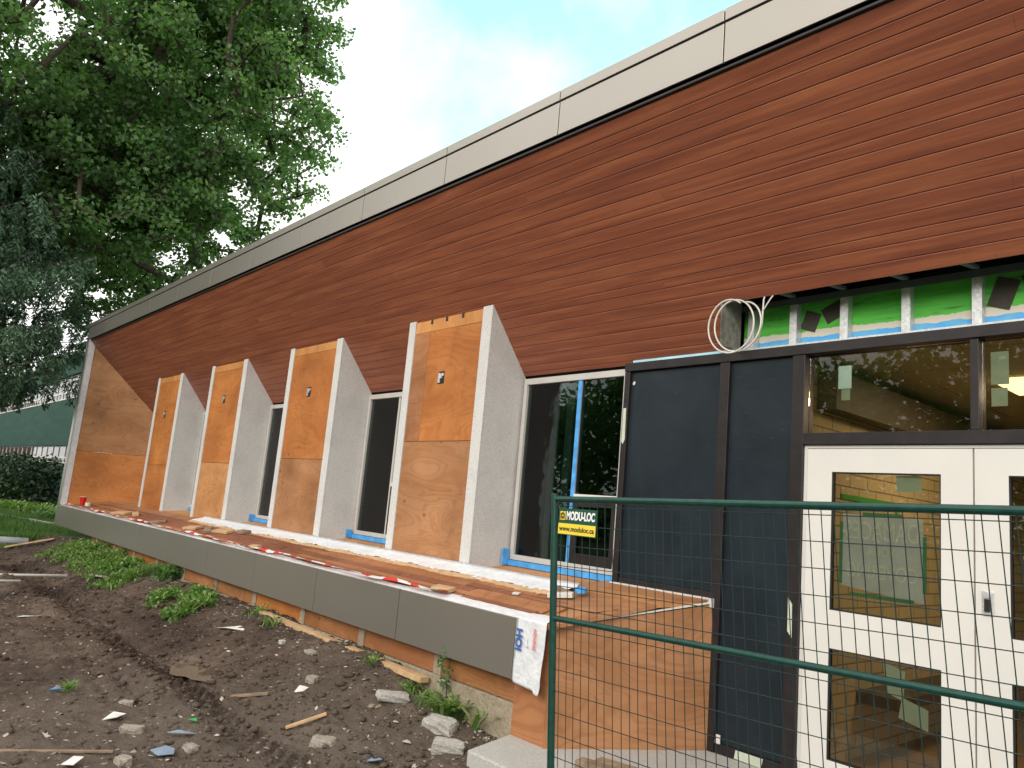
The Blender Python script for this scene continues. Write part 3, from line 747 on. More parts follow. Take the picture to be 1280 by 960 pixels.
# angled end face
ang = [(-3.915, 3.925), (-3.345, 5.075)]
bpart(MB().slab([(ang[0][0], ang[0][1], -1.575), (ang[1][0], ang[1][1], -1.575), (ang[1][0], ang[1][1], -.545), (ang[0][0], ang[0][1], -.78)], (-.014, .008, 0)), 'angled_plywood_end', PLY2)
ctp = MB().slab([(-3.905, 3.915, -.775), (-3.345, 5.06, -.537), (-3.36, 5.067, -.537), (-3.92, 3.922, -.775)], (0, 0, .012)); bpart(ctp, 'edge_flashing', WHITE)
bpart(MB().slab([(-4.7, 4.2, dk(4.2) + .014), (-3.80, 4.2, dk(4.2) + .014), (-3.37, 5.04, -.515), (-4.45, 5.04, -.515)], (0, 0, -.008)), 'deck_ramp_sheet', PLY2)
bpart(MB().box(-4.36, -3.36, YW - .10, YW - .02, -.575, -.512), 'stone_sill', CONC)
# curtain wall frame
m = MB(); d0, d1 = YW - .075, YW + .06
for (x0, x1, z0) in ((-4.362, -4.305, -.53), (-3.40, -3.315, -1.57), (-2.795, -2.70, -1.57)):
    m.box(x0, x1, d0, d1, z0, 1.27)
m.box(-4.362, XR - .3, d0 - .006, d1, 1.272, 1.345)
m.box(-2.698, XR - .3, d0 - .003, d1, .628, .708)
m.box(-4.303, -3.402, d0 + .01, d1, -.535, -.47); m.box(-3.313, -2.797, d0 + .01, d1, -1.57, -1.50)
m.box(-1.648, -1.60, d0 + .01, d1, .71, 1.27); m.box(-.55, -.50, d0 + .01, d1, .71, 1.27); m.box(-.50, -.42, d0, d1, -1.57, .626)
bpart(m, 'curtain_wall_frame', BRONZE, bevel=.003)
o = MB().box(-4.303, -3.402, YW - .045, YW - .02, -.468, 1.268); bpart(o, 'spandrel_panel', SPAN)
o = MB().box(-3.313, -2.797, YW - .045, YW - .02, -1.498, 1.268); bpart(o, 'spandrel_panel', SPAN)
bpart(MB().box(-4.30, -3.29, YW - .05, YW - .012, 1.348, 1.372), 'blue_sealant_strip', plain('pale_blue_foam', (0.42, 0.68, 0.78), .6))
for (x0, x1) in ((-2.698, -1.65), (-1.598, -.552), (-.498, XR - .32)):
    bpart(MB().box(x0, x1, YW - .01, YW, .710, 1.270), 'transom_pane', GCLEAR)
# doors
def door(x0, x1, mirror=False):
    D = bpy.data.objects.new('door', None); C.objects.link(D); D.parent = B; D.location = (x0 + 11, YW - 5, 0)
    inv = Matrix.Translation((-x0, -YW, 1.6))
    def dp(m, n, mt, **k):
        o = m.build(n, mt, D, **k); o.matrix_parent_inverse = inv; return o
    ya, yb = YW - .055, YW - .01
    gx0, gx1 = (x0 + .175, x1 - .175)
    m = MB(); zb, zt = -1.56, .60
    m.box(x0, gx0, ya, yb, zb, zt); m.box(gx1, x1, ya, yb, zb, zt)
    for z0, z1 in ((zb, -1.385), (-.70, -.459), (.444, zt)): m.box(gx0, gx1, ya, yb, z0, z1)
    dp(m, 'door_leaf', WHITE)
    gk = MB()
    for z0, z1 in ((-1.385, -.70), (-.459, .444)):
        for a, b, c, d in ((gx0, gx0 + .008, z0, z1), (gx1 - .008, gx1, z0, z1), (gx0 + .008, gx1 - .008, z0, z0 + .008), (gx0 + .008, gx1 - .008, z1 - .008, z1)):
            gk.box(a, b, ya + .004, yb - .004, c, d)
    dp(gk, 'glazing_gasket', BLACK)
    for z0, z1 in ((-1.377, -.708), (-.451, .436)): dp(MB().box(gx0 + .008, gx1 - .008, ya + .02, ya + .028, z0, z1), 'door_glass', GCLEAR)
    return D, dp
D1, dp1 = door(-2.672, -1.640)
D2, dp2 = door(-1.630, -.55)
lk = MB().box(-1.595, -1.535, YW - .068, YW - .056, -.35, -.215); dp2(lk, 'lock_plate', GALV, bevel=.004)
lk = MB().box(-1.58, -1.55, YW - .082, YW - .069, -.33, -.26); dp2(lk, 'lock_body', BRONZE, bevel=.003)
lk = MB().tube([(-1.568, YW - .083, -.238), (-1.568, YW - .069, -.238)], .016, 16); dp2(lk, 'key_cylinder', GALV)
m = MB(); m.box(-2.698, -2.676, YW - .05, YW + .04, -1.565, .624); m.box(-2.676, -.552, YW - .05, YW + .04, .605, .624)
bpart(m, 'door_frame', WHITE)
# cavity above the entrance
bpart(MB().box(-3.29, XR - .3, YW + .07, YW + .09, 1.345, 1.716), 'membrane_board', MEMB)
bpart(MB().box(-3.27, XR - .3, YW - .06, YW + .068, 1.347, 1.362), 'bottom_track', GALV)
m = MB(); m.box(-3.27, XR - .3, YW - .010, YW - .0045, 1.672, 1.722); m.box(-3.27, XR - .3, YW - .004, YW + .066, 1.716, 1.722)
bpart(m, 'top_track', plain('dull_grey_track', (0.10, 0.13, 0.12), .5, .4))
sx = [-3.185, -2.84, -2.46, -2.045, -1.625] + [-1.205 + .42 * k for k in range(8)]
for k, x in enumerate(sx):
    m = MB(); wd = .056
    m.box(x - wd / 2, x + wd / 2, YW - .004, YW - .002, 1.363, 1.705); m.box(x - .012, x + .012, YW - .008, YW - .0045, 1.363, 1.705)
    m.box(x + wd / 2 - .002, x + wd / 2, YW - .0015, YW + .064, 1.363, 1.705); m.box(x - wd / 2, x - wd / 2 + .002, YW - .0015, YW + .012, 1.363, 1.705)
    bpart(m, 'wall_stud', GALV)
    bpart(MB().slab([(x - .10, 4.815, 1.732), (x - .06, 4.815, 1.732), (x + .02, 5.09, 1.726), (x - .02, 5.09, 1.726)], (0, 0, .02)), 'soffit_hanger', plain('dull_green_primer', (0.10, 0.16, 0.14), .6) if k == 0 else MATS['dull_green_primer'])
bpart(MB().box(-3.30, XR - .3, 4.86, 5.3, 2.05, 2.1).box(-3.30, XR - .3, 5.2, 5.25, 1.716, 2.05), 'cavity_shade_sheet', BLACK)  # black sheets stand in for the shade inside the open void
bpart(MB().box(-3.275, -3.27, 4.82, 5.09, 1.36, 1.75), 'cavity_side', plain('dusty_grey_board', (0.22, 0.22, 0.18), .9, 0, .4, 20))
def patch(x, z, w, h, r):
    M = Matrix.Rotation(r, 3, 'Y'); o = MB().obox((x, YW + .066, z), (w, .004, h), M); bpart(o, 'tar_paper_patch', plain('tar_paper', (0.05, 0.045, 0.035), .8) if 'tar_paper' not in MATS else MATS['tar_paper'])
patch(-2.74, 1.55, .12, .14, .35); patch(-2.57, 1.60, .15, .12, -.45); patch(-1.50, 1.57, .13, .19, .35); patch(-1.30, 1.64, .18, .13, -.45)
# hall behind the doors
bpart(MB().box(-2.83, -2.75, 5.2, 12.7, -1.6, 1.25), 'hall_block_wall', BLOCK)
bpart(MB().box(-2.75, 5.5, 10.2, 10.3, -1.6, 1.9), 'hall_back_wall', BLOCKX)
bpart(MB().box(-2.9, 5.6, 5.13, 10.3, -1.66, -1.572), 'hall_floor', FLOORI)
bpart(MB().box(-2.9, 5.6, 5.13, 10.3, 1.30, 1.36), 'hall_ceiling', CEIL)
bpart(MB().box(-2.748, -2.60, 5.3, 10.19, .92, 1.20), 'hall_beam', plain('dark_brown_beam', (0.05, 0.035, 0.02), .6))
bpart(MB().box(-2.748, -2.45, 6.0, 9.6, -1.18, -1.10), 'hall_bench', plain('dark_bench', (0.06, 0.045, 0.03), .5))
m = MB(); yq = 6.6
m.box(-2.747, -2.742, 5.7, 6.7, .30, .34); m.box(-2.747, -2.742, 6.66, 6.70, -.2, .30); bpart(m, 'green_wall_tape', plain('green_masking_tape', (0.05, 0.28, 0.04), .6))
bpart(MB().box(1.2, 1.4, 6.4, 6.6, -1.57, 1.3).box(-1.30, -1.20, 7.4, 7.5, -1.57, 1.3), 'hall_column', plain('tan_column', (0.35, 0.26, 0.13), .6))
bpart(MB().box(-1.94, -1.30, 6.45, 7.02, 1.262, 1.298), 'hall_ceiling_light', EM.m)
ld = bpy.data.lights.new('hall_light', 'AREA'); lo = bpy.data.objects.new('hall_light', ld); C.objects.link(lo)
ld.shape = 'RECTANGLE'; ld.size = .55; ld.size_y = .5; ld.energy = 24; ld.color = (1, .82, .56); lo.location = (-1.62, 6.73, 1.25)

# ------------------------------------------------------------------ small items on the building
def thing(m, name, mat, label, cat, group=None, **k): return tag(m.build(name, mat, None, **k), label, cat, group)
thing(MB().box(-2.49, -2.40, YW - .004, YW - .001 + .006, 1.02, 1.18).box(-2.47, -2.41, YW + .003, YW + .006, .94, 1.02), 'paper_note', PAPER, 'pale green paper taped inside the left transom window', 'paper')
thing(MB().box(-1.555, -1.46, YW + .001, YW + .005, .99, 1.19).box(-1.555, -1.47, YW + .006, YW + .009, .86, .97), 'paper_note', PAPER, 'pale green papers taped inside the right transom window beside the lit lamp', 'paper')
thing(MB().box(-2.09, -1.94, YW - .022, YW - .019, .33, .43), 'paper_note', PAPER, 'small pale paper high in the upper door glass', 'paper')
thing(MB().box(-1.97, -1.89, YW - .022, YW - .019, .22, .262), 'paper_note', PAPER, 'small grey paper just behind the top rail of the fence in the upper door glass', 'paper')
thing(MB().slab([(-2.16, YW - .022, -.72), (-2.03, YW - .022, -.76), (-2.04, YW - .022, -.93), (-2.14, YW - .022, -.90)], (0, .003, 0)).slab([(-2.05, YW - .018, -.91), (-1.90, YW - .018, -.95), (-1.90, YW - .018, -1.07), (-2.07, YW - .018, -1.03)], (0, .003, 0)), 'paper_note', PAPER, 'pale blue papers taped in the lower door glass', 'paper')
pm = plain('translucent_grey_poster', (0.56, 0.68, 0.88), .8)
po = empty('poster', (-2.15, YW - .02, -.05), 'large grey poster taped in the upper door glass with its faint lettering reversed', 'poster')
def pinv(o, x, y, z): o.matrix_parent_inverse = Matrix.Translation((-x, -y, -z))
P_ = (-2.15, YW - .02, -.05)
o = MB().slab([(-2.43, YW - .020, .175), (-1.93, YW - .020, .165), (-1.925, YW - .020, -.345), (-2.44, YW - .020, -.29)], (0, .002, 0)).build('poster_sheet', pm, po); pinv(o, *P_)
gt = MATS['green_masking_tape']; gtp = plain('green_poster_tape', (0.07, 0.30, 0.20), .6)
o = MB().box(-2.452, -2.43, YW - .0235, YW - .021, -.28, .12).box(-2.30, -2.05, YW - .0235, YW - .021, .165, .187).box(-1.93, -1.908, YW - .0235, YW - .021, -.28, .06).box(-2.38, -1.98, YW - .0235, YW - .021, -.352, -.328).build('poster_tape', gtp, po); pinv(o, *P_)
pl = plain('faded_poster_ink', (0.70, 0.86, 0.92), .8)
RX = Matrix.Rotation(rad(90), 4, 'X')
for body, z, sz in (('DAMAGES', .065, .17), ('YOUR', -.06, .08), ('COVERING', -.19, .13)):
    Mt = Matrix.Translation((-2.18, YW - .0215, z)) @ RX @ Matrix.Diagonal((-1, 1, 1, 1))
    o = text(body, 'poster_lettering', pl, sz, Mt, po, extrude=.0003, sx=.44 / (len(body) * sz * .62) if len(body) > 5 else .8); pinv(o, *P_)
# masking paper bits on frames
bits = plain('pale_green_masking', (0.50, 0.56, 0.45), .7)
thing(MB().slab([(-4.352, d0 - .001, .95), (-4.322, d0 - .001, .95), (-4.316, d0 - .001, .68), (-4.335, d0 - .001, .64), (-4.352, d0 - .001, .66)], (0, -.003, 0)), 'tape_scrap', bits, 'pale masking scrap on the dark mullion right of the blue taped window', 'tape', 'pale masking scraps stuck to the dark frames')
thing(MB().slab([(-2.775, d0 - .001, -.42), (-2.745, d0 - .001, -.46), (-2.742, d0 - .001, -.68), (-2.775, d0 - .001, -.64)], (0, -.003, 0)), 'tape_scrap', bits, 'pale masking scrap on the mullion beside the white door', 'tape', 'pale masking scraps stuck to the dark frames')
thing(MB().slab([(-3.14, d0 + .009, -1.505), (-2.93, d0 + .009, -1.505), (-2.94, d0 + .009, -1.567), (-3.15, d0 + .009, -1.562)], (0, -.003, 0)), 'tape_scrap', bits, 'pale masking scrap at the foot of the narrow dark panel', 'tape', 'pale masking scraps stuck to the dark frames')
thing(MB().obox((-4.275, YW - .048, 1.17), (.022, .004, .03), Matrix.Rotation(.5, 3, 'Y')), 'sticker', WHITE, 'tiny white diamond sticker in the upper left corner of the wide dark panel', 'sticker')
thing(MB().box(-3.305, -3.265, d0 + .003, d0 + .008, -1.50, -1.44), 'sticker', WHITE, 'small pale square sticker near the bottom left of the narrow dark panel', 'sticker')
# cable coil
cp = []
for i in range(90):
    t = i / 89 * 2 * math.pi * 2.1 + .9
    k = i / 89
    cp.append((-3.09 + .050 * (k - .5) * 2 + .175 * math.cos(t) * (1.06 - .14 * k), 4.68 + .07 * k + .02 * math.sin(t * .5), 1.455 + .195 * math.sin(t) * (1.03 - .08 * k)))
lead = [(-2.90, 4.93, 1.80), (-2.925, 4.87, 1.70), (-2.955, 4.80, 1.62)]
c1 = MB(); c1.tube(cp, .0065, 8)
c1.tube([(-2.905, 4.745, 1.36), (-2.890, 4.76, 1.46), (-2.905, 4.79, 1.56), (-2.925, 4.83, 1.66), (-2.93, 4.90, 1.80)], .0062, 8)
c1.tube([(-2.91, 4.785, 1.55), (-2.87, 4.83, 1.66), (-2.80, 4.90, 1.80)], .005, 8)
thing(c1, 'cable_coil', CABLE, 'coil of white cable hanging from the gap above the entrance', 'cable', smooth=True)
# house wrap
m = MB(); g = random.Random(4); NX, NZ = 26, 30; vs = []
for i in range(NX + 1):
    for j in range(NZ + 1):
        u, v = i / NX, j / NZ
        x = -4.17 + (.29 - .02 * v) * u
        zb = -1.19 - .012 * u - (.02 if .80 < u < .97 else 0)
        z = -.742 + (zb + .742) * v
        y = YF - .004 - .008 * math.sin(u * 5 + v * 3) * v - .010 * abs(math.sin(v * 6 + u * 4)) * v + g.uniform(-.0012, .0012)
        vs.append((x, y, z))
m.add(vs, [(i * (NZ + 1) + j, (i + 1) * (NZ + 1) + j, (i + 1) * (NZ + 1) + j + 1, i * (NZ + 1) + j + 1) for i in range(NX) for j in range(NZ)])
HW = empty('house_wrap', (-4.0, YF, -.75), 'loose flap of white house wrap with blue lettering at the end of the grey panels', 'house wrap')
hp = (-4.0, YF, -.75)
o = m.build('wrap_flap', WRAP, HW, smooth=True); pinv(o, *hp)
sol = o.modifiers.new('t', 'SOLIDIFY'); sol.thickness = .002
def wt(body, x, z, size, mat, bold=0):
    Mt = Matrix.Translation((x, YF - .0245, z)) @ RX @ Matrix.Rotation(rad(-90), 4, 'Z')
    o = text(body, 'wrap_lettering', mat, size, Mt, HW, bold=bold); pinv(o, *hp)
wt('HOI', -4.135, -.89, .085, BLUEINK, .004); wt('NOV/NG', -3.975, -.865, .036, REDINK, .001); wt('house wrap', -4.035, -.90, .014, BLUEINK)
# wrap along the deck edge and caution tape
m = MB(); vs = []; N = 300; g = random.Random(12)
for i in range(N + 1):
    x = -19.1 + (19.1 - 3.90) * i / N
    a = YF + .004; b = YF + .075 + .02 * math.sin(i * .21) + g.uniform(-.006, .006) + (.06 if x > -6.0 else 0) * min(1, (x + 6.0) / 1.2 if x > -6 else 0)
    vs += [(x, a - .006, -.752), (x, (a + b) / 2, dk((a + b) / 2) + .012 + g.uniform(0, .006)), (x, b, dk(b) + .010)]
m.add(vs, [(3 * i + k, 3 * i + 3 + k, 3 * i + 4 + k, 3 * i + 1 + k) for i in range(N) for k in range(2)])
thing(m, 'wrap_strip', WRAP, 'narrow strip of white wrap laid along the front edge of the deck', 'house wrap', smooth=True)
def ribbon(name, x0, x1, seed, label):
    g = random.Random(seed); N = 260; vs = []; uv = []; dd = 0
    for i in range(N + 1):
        x = x0 + (x1 - x0) * i / N
        yc = YF + .012 + .014 * math.sin(x * 2.3 + seed) + .008 * math.sin(x * 7.1); tw = .6 * math.sin(x * 3.7 + seed) * math.sin(x * 1.3)
        hw = .050 * (.75 + .25 * math.cos(x * 5))
        zc = dk(yc) + .048 + .014 * abs(math.sin(x * 4.1)) 
        vs += [(x, yc - hw * math.cos(tw), zc - hw * math.sin(tw) * .6), (x, yc, zc + .004), (x, yc + hw * math.cos(tw), zc + hw * math.sin(tw) * .6)]
        uv += [(x, 0), (x, .5), (x, 1)]
    fs = [(3 * i + k, 3 * i + 3 + k, 3 * i + 4 + k, 3 * i + 1 + k) for i in range(N) for k in range(2)]
    me = bpy.data.meshes.new(name); me.from_pydata(vs, [], fs); ul = me.uv_layers.new(name='UVMap')
    for lp in me.loops: ul.data[lp.index].uv = uv[lp.vertex_index]
    me.materials.append(CAUTION); o = bpy.data.objects.new(name, me); C.objects.link(o); tag(o, label, 'tape')
ribbon('caution_tape', -19.0, -5.1, 1, 'red and white caution tape strung along the front edge of the deck')
# cup
def cup(x, y, z):
    E_ = empty('plastic_cup', (x, y, z), 'red plastic cup with white rim standing at the far end of the deck', 'cup')
    m = MB(); n = 20; vs = []
    for r, h in ((.032, 0), (.046, .12), (.043, .12), (.030, .006)):
        vs += [(r * math.cos(2 * math.pi * k / n), r * math.sin(2 * math.pi * k / n), h) for k in range(n)]
    fs = [(j * n + k, j * n + (k + 1) % n, (j + 1) * n + (k + 1) % n, (j + 1) * n + k) for j in range(3) for k in range(n)] + [tuple(range(n))[::-1], tuple(range(3 * n, 4 * n))]
    m.add(vs, fs).build('cup_body', RED, E_, smooth=False)
    m = MB(); pts = [(.0465 * math.cos(t), .0465 * math.sin(t), .121) for t in [2 * math.pi * k / 24 for k in range(25)]]; m.tube(pts, .003, 6); m.build('cup_rim', WHITE, E_)
    E_.scale = (1.45, 1.45, 1.45)
cup(-18.15, 4.05, dk(4.05) + .012)
def roll(x, y, z, mat, r, h, name, label, cat, tilt=0.0):
    m = MB(); n = 24; vs = []
    for rr, hh in ((r, 0), (r, h), (r * .55, h), (r * .55, 0)):
        vs += [(rr * math.cos(2 * math.pi * k / n), rr * math.sin(2 * math.pi * k / n), hh) for k in range(n)]
    m.add(vs, [(j * n + k, j * n + (k + 1) % n, ((j + 1) % 4) * n + (k + 1) % n, ((j + 1) % 4) * n + k) for j in range(4) for k in range(n)])
    o = thing(m, name, mat, label, cat, bevel=.004); o.location = (x, y, z); o.rotation_euler = (tilt, tilt * .4, 0); return o
roll(-17.75, 4.07, dk(4.07) + .014, CABLE, .06, .07, 'tape_roll', 'small white roll beside the red cup', 'tape roll')
roll(-4.18, 4.47, dk(4.47) + .028, TAPE, .048, .036, 'tape_roll', 'blue tape roll lying on the plywood deck behind the fence', 'tape roll', .12)
# wood scraps on deck
g = random.Random(21)
sc = [(-15.2, 4.05, .55, .16, LUMBER, .2, 'flat pale board near the red cup on the deck'), (-14.6, 4.12, .5, .10, LUMBER, -.25, 'narrow pale offcut right of the flat board on the far deck'),
      (-13.0, 4.02, .30, .07, OLDWOOD, .7, 'dark thin offcut leaning across others on the far deck'), (-11.6, 4.08, .30, .14, LUMBER, .3, 'thick pale block where the white membrane begins'),
      (-11.1, 4.12, .42, .10, OLDWOOD, -.4, 'dark offcut beside the thick pale block'), (-10.7, 4.18, .40, .13, LUMBER, .15, 'pale board end lying just right of the dark offcut'),
      (-10.3, 4.30, .22, .12, OLDWOOD, 0.1, 'short dark block end against the white membrane'), (-9.0, 3.93, .17, .07, LUMBER, .2, 'small tan block on the caution tape'),
      (-5.25, 3.955, .22, .085, LUMBER, .06, 'tan wood block on the white edge strip, nearest block on the deck'), (-4.62, 4.2, .06, .035, WHITE, .3, 'tiny white scrap on the reddish battens'),
      (-4.25, 4.32, .20, .05, WHITE, .5, 'torn white scrap left of the blue tape roll'), (-4.30, 4.40, .22, .04, OLDWOOD, -.3, 'brown torn strip under the blue tape roll')]
for (x, y, a, b, mt, r, lb) in sc:
    M = Matrix.Rotation(.235, 3, 'X') @ Matrix.Rotation(r, 3, 'Z')
    h = .035 if a > .15 else .014
    thing(MB().obox((0, 0, 0), (a, b, h), M), 'wood_scrap', mt, lb, 'wood scrap', bevel=.003).location = (x, y, dk(y) + .014 + h / 2 + .006)

# ------------------------------------------------------------------ fence
FX0, FY = -2.945, 2.90
Fn = empty('temporary_fence', (FX0, FY, -1.76), 'green welded mesh temporary fence panel in front of the entrance', 'fence')
fi = (FX0, FY, -1.76)
def fz(x): return .078 + .030 * (x - FX0)        # top rail height
def fp(m, n, mt, **k):
    o = m.build(n, mt, Fn, **k); pinv(o, *fi); return o
X2 = .08
fp(MB().tube([(FX0, FY, -1.74), (FX0 - .004, FY, .105)], .0185, 14), 'fence_post', GREENP, smooth=False)
fp(MB().tube([(X2, FY, -1.68), (X2, FY, .20)], .0185, 14), 'fence_post', GREENP)
fp(MB().tube([(FX0 + .012, FY, fz(FX0)), (X2 - .012, FY, fz(X2))], .0165, 14), 'top_rail', GREENP)
fp(MB().tube([(FX0 + .012, FY, fz(FX0) - .603), (X2 - .012, FY, fz(X2) - .603)], .0150, 14), 'middle_rail', GREENP)
fp(MB().tube([(FX0 + .012, FY, fz(FX0) - 1.78), (X2 - .012, FY, fz(X2) - 1.78)], .0165, 14), 'bottom_rail', GREENP)
m = MB(); x = FX0 + .05; k = 0
while x < X2 - .03:
    dx = .002 * math.sin(k * 1.7)
    m.tube([(x, FY - .003, fz(x)), (x + dx, FY - .005, fz(x) - .9), (x, FY - .003, fz(x) - 1.78)], .0021, 5); x += .0508; k += 1
z = -.035; k = 0
while z > -1.76:
    m.tube([(FX0 + .01, FY + .001, fz(FX0) + z), (-1.5, FY + .001 + .002 * math.sin(k), fz(-1.5) + z), (X2 - .01, FY + .001, fz(X2) + z)], .0021, 5); z -= .1016; k += 1
fp(m, 'wire_mesh', WIREM)
for x in (FX0, X2): fp(MB().box(x - .06, x + .06, FY - .35, FY + .35, -1.775 if x < -1 else -1.775, -1.745), 'fence_foot', GREENP, bevel=.004)
for ch in Fn.children:                     # the panel stands racked on uneven ground
    for v in ch.data.vertices: v.co.x -= .088 * (v.co.z - .08)
# sign on the fence
sx0, sx1 = -2.897, -2.628; sz1, sz0 = .035, -.101
Sg = empty('fence_sign', ((sx0 + sx1) / 2, FY - .01, -.03), 'green and yellow sign plate reading MODU-LOC on the fence', 'sign')
si = ((sx0 + sx1) / 2, FY - .01, -.03)
def sp_(m, n, mt): o = m.build(n, mt, Sg); pinv(o, *si); return o
ys_ = FY - .012
sp_(MB().box(sx0, sx1, ys_, ys_ + .003, sz0, sz1), 'sign_plate', SGREEN)
sp_(MB().box(sx0 + .004, sx1 - .004, ys_ - .002, ys_ - .0005, sz0 + .004, -.043), 'yellow_panel', YELLOW)
sp_(MB().box(sx0 + .012, sx0 + .050, ys_ - .002, ys_ - .0005, -.026, .018), 'emblem_panel', YELLOW)
m = MB(); ex = sx0 + .031
m.box(ex - .014, ex - .008, ys_ - .004, ys_ - .0022, -.020, .008); m.box(ex + .008, ex + .014, ys_ - .004, ys_ - .0022, -.020, .008); m.box(ex - .008, ex + .008, ys_ - .004, ys_ - .0022, .002, .008); m.box(ex - .005, ex + .005, ys_ - .0042, ys_ - .0024, .010, .014)
m.box(ex - .004, ex + .004, ys_ - .004, ys_ - .0022, -.020, -.006)
sp_(m, 'emblem', INK)
o = text('MODU-LOC', 'brand_lettering', WINK, .058, Matrix.Translation(((sx0 + .056 + sx1 - .008) / 2, ys_ - .003, -.004)) @ RX, Sg, bold=.0022, sx=.60); pinv(o, *si)
bb = max(v.co.x for v in o.data.vertices) - min(v.co.x for v in o.data.vertices)
fs_ = .198 / bb; cx = (sx0 + .056 + sx1 - .008) / 2
for v in o.data.vertices: v.co.x = cx + (v.co.x - cx) * fs_
o = text('www.moduloc.ca', 'web_lettering', INK, .036, Matrix.Translation(((sx0 + sx1) / 2, ys_ - .003, -.070)) @ RX, Sg, bold=.0007); pinv(o, *si)
bb = max(v.co.x for v in o.data.vertices) - min(v.co.x for v in o.data.vertices); cx = (sx0 + sx1) / 2
for v in o.data.vertices: v.co.x = cx + (v.co.x - cx) * .245 / bb
# old timber under the fence
thing(MB().obox((0, 0, 0), (.60, .10, .05), Matrix.Rotation(.25, 3, 'Z')).obox((.03, .11, 0), (.55, .09, .05), Matrix.Rotation(.22, 3, 'Z')), 'timber_offcut', OLDWOOD, 'grey weathered timber offcuts on the pavement behind the fence post', 'timber', bevel=.004).location = (-3.25, 3.95, -1.542)

# ------------------------------------------------------------------ things on the dirt
def rock(x, y, s, label, cat='stone', mat=STONE, rz=0.0, name='stone', seed=0, sink=.25, tilt=0):
    g = random.Random(seed + 100); a, b, c = s
    import bmesh
    bm = bmesh.new(); bmesh.ops.create_cube(bm, size=1.0)
    bmesh.ops.subdivide_edges(bm, edges=bm.edges[:], cuts=3, use_grid_fill=True)
    for v in bm.verts:
        p = v.co; n = p.normalized() * .58; k = .38
        v.co = Vector((p.x * (1 - k) + n.x * k, p.y * (1 - k) + n.y * k, p.z * (1 - k) + n.z * k)) * (1 + g.uniform(-.09, .09))
        v.co = Vector((v.co.x * a, v.co.y * b, v.co.z * c))
    me = bpy.data.meshes.new(name); bm.to_mesh(me); bm.free(); me.materials.append(mat)
    o = bpy.data.objects.new(name, me); C.objects.link(o); o.location = (x, y, H(x, y) + c * (.5 - sink)); o.rotation_euler = (tilt, tilt * .5, rz)
    return tag(o, label, cat, 'stones and rubble on the dirt')
rock(-4.93, 2.83, (.17, .11, .075), 'tan broken brick alone on the dirt in the foreground', mat=STONE, rz=.7, seed=1)
rock(-5.32, 3.62, (.26, .12, .06), 'long pale slab piece next to grass tufts below the foundation', rz=1.2, seed=2, mat=FOUNDP, tilt=.15)
rock(-4.68, 3.62, (.24, .17, .10), 'large pale block left of the pavement corner', rz=.5, seed=3, mat=FOUNDP, tilt=.1)
rock(-4.35, 3.45, (.22, .13, .08), 'pale slab piece leaning against the pavement side', rz=.9, seed=4, mat=FOUNDP, tilt=.2)
rock(-6.05, 3.30, (.11, .08, .06), 'small pale brick piece uphill of the tan broken brick', rz=.3, seed=5)
rock(-5.60, 1.78, (.15, .07, .05), 'oblong grey rubble in the lower left foreground', rz=1.0, seed=6)
rock(-5.10, 1.99, (.09, .07, .05), 'small grey stone beside the blue shard', rz=.2, seed=7)
rock(-6.60, 3.55, (.13, .07, .04), 'flat pale stone on the bank under the skirt boards', rz=.2, seed=8)
rock(-7.10, 3.50, (.06, .05, .04), 'small white round stone on the bank', rz=.2, seed=9, mat=PAVE)
rock(-6.2, 1.9, (.10, .06, .04), 'small grey stone near the tyre track, left of the puddle line', rz=1.2, seed=10)
rock(-4.95, 1.55, (.10, .08, .06), 'grey stone at the bottom edge of the dirt', rz=.1, seed=11)
def shard(x, y, pts, mat, label, cat='litter', rz=0, tilt=.12, name='litter_scrap', th=.004, dz=.02):
    m = MB().slab([(p[0], p[1], .012 * math.sin(i * 2.1)) for i, p in enumerate(pts)], (0, 0, th))
    o = m.build(name, mat); o.location = (x, y, H(x, y) + dz); o.rotation_euler = (tilt, -tilt * .6, rz); return tag(o, label, cat, 'litter on the dirt')
BSH = plain('blue_grey_plastic', (0.24, 0.32, 0.42), .4)
shard(-5.12, 1.83, [(-.10, -.05), (.09, -.06), (.07, .04), (0, .07), (-.07, .04)], BSH, 'blue grey plastic shard in the foreground dirt', 'shard')
shard(-8.1, 3.42, [(-.18, -.02), (-.05, -.05), (.15, -.04), (.2, .01), (.05, .05), (-.1, .03)], WHITE, 'long white plastic piece on the bank right of the puddle', 'plastic', rz=.6)
shard(-12.9, 3.3, [(-.2, -.04), (.1, -.06), (.2, .02), (.0, .07), (-.15, .05)], PAVE, 'pale flat cardboard piece near the far weeds', 'cardboard', rz=.4)
shard(-5.85, 1.72, [(-.06, -.03), (.05, -.04), (.08, .02), (-.02, .05)], WHITE, 'crumpled white scrap above the oblong rubble', 'scrap', rz=.8, tilt=.4)
shard(-5.35, 2.02, [(-.10, -.02), (.07, -.035), (.10, .01), (-.05, .03)], BSH, 'thin blue strip between rubble pieces', 'strip', rz=.7)
shard(-6.75, 1.55, [(-.05, -.015), (.05, -.02), (.06, .015), (-.04, .02)], TAPE, 'small blue and white wrapper at the left', 'wrapper', rz=.4, tilt=.3)
shard(-5.05, 1.30, [(-.07, -.04), (0, -.05), (.06, -.02), (.07, .04), (-.02, .03), (-.06, .05)], WHITE, 'white crumpled paper at the bottom left', 'paper', rz=.2, tilt=.4)
shard(-4.42, 2.9, [(-.05, -.03), (.05, -.03), (.06, .03), (-.04, .04)], BSH, 'small bluish chip piece beside a black strap', 'chip', rz=.2, tilt=.3)
shard(-5.95, 3.15, [(-.06, -.03), (.02, -.05), (.06, .01), (-.01, .05)], WHITE, 'white torn scrap on the bank above the pale slab', 'scrap', rz=1.1, tilt=.4)
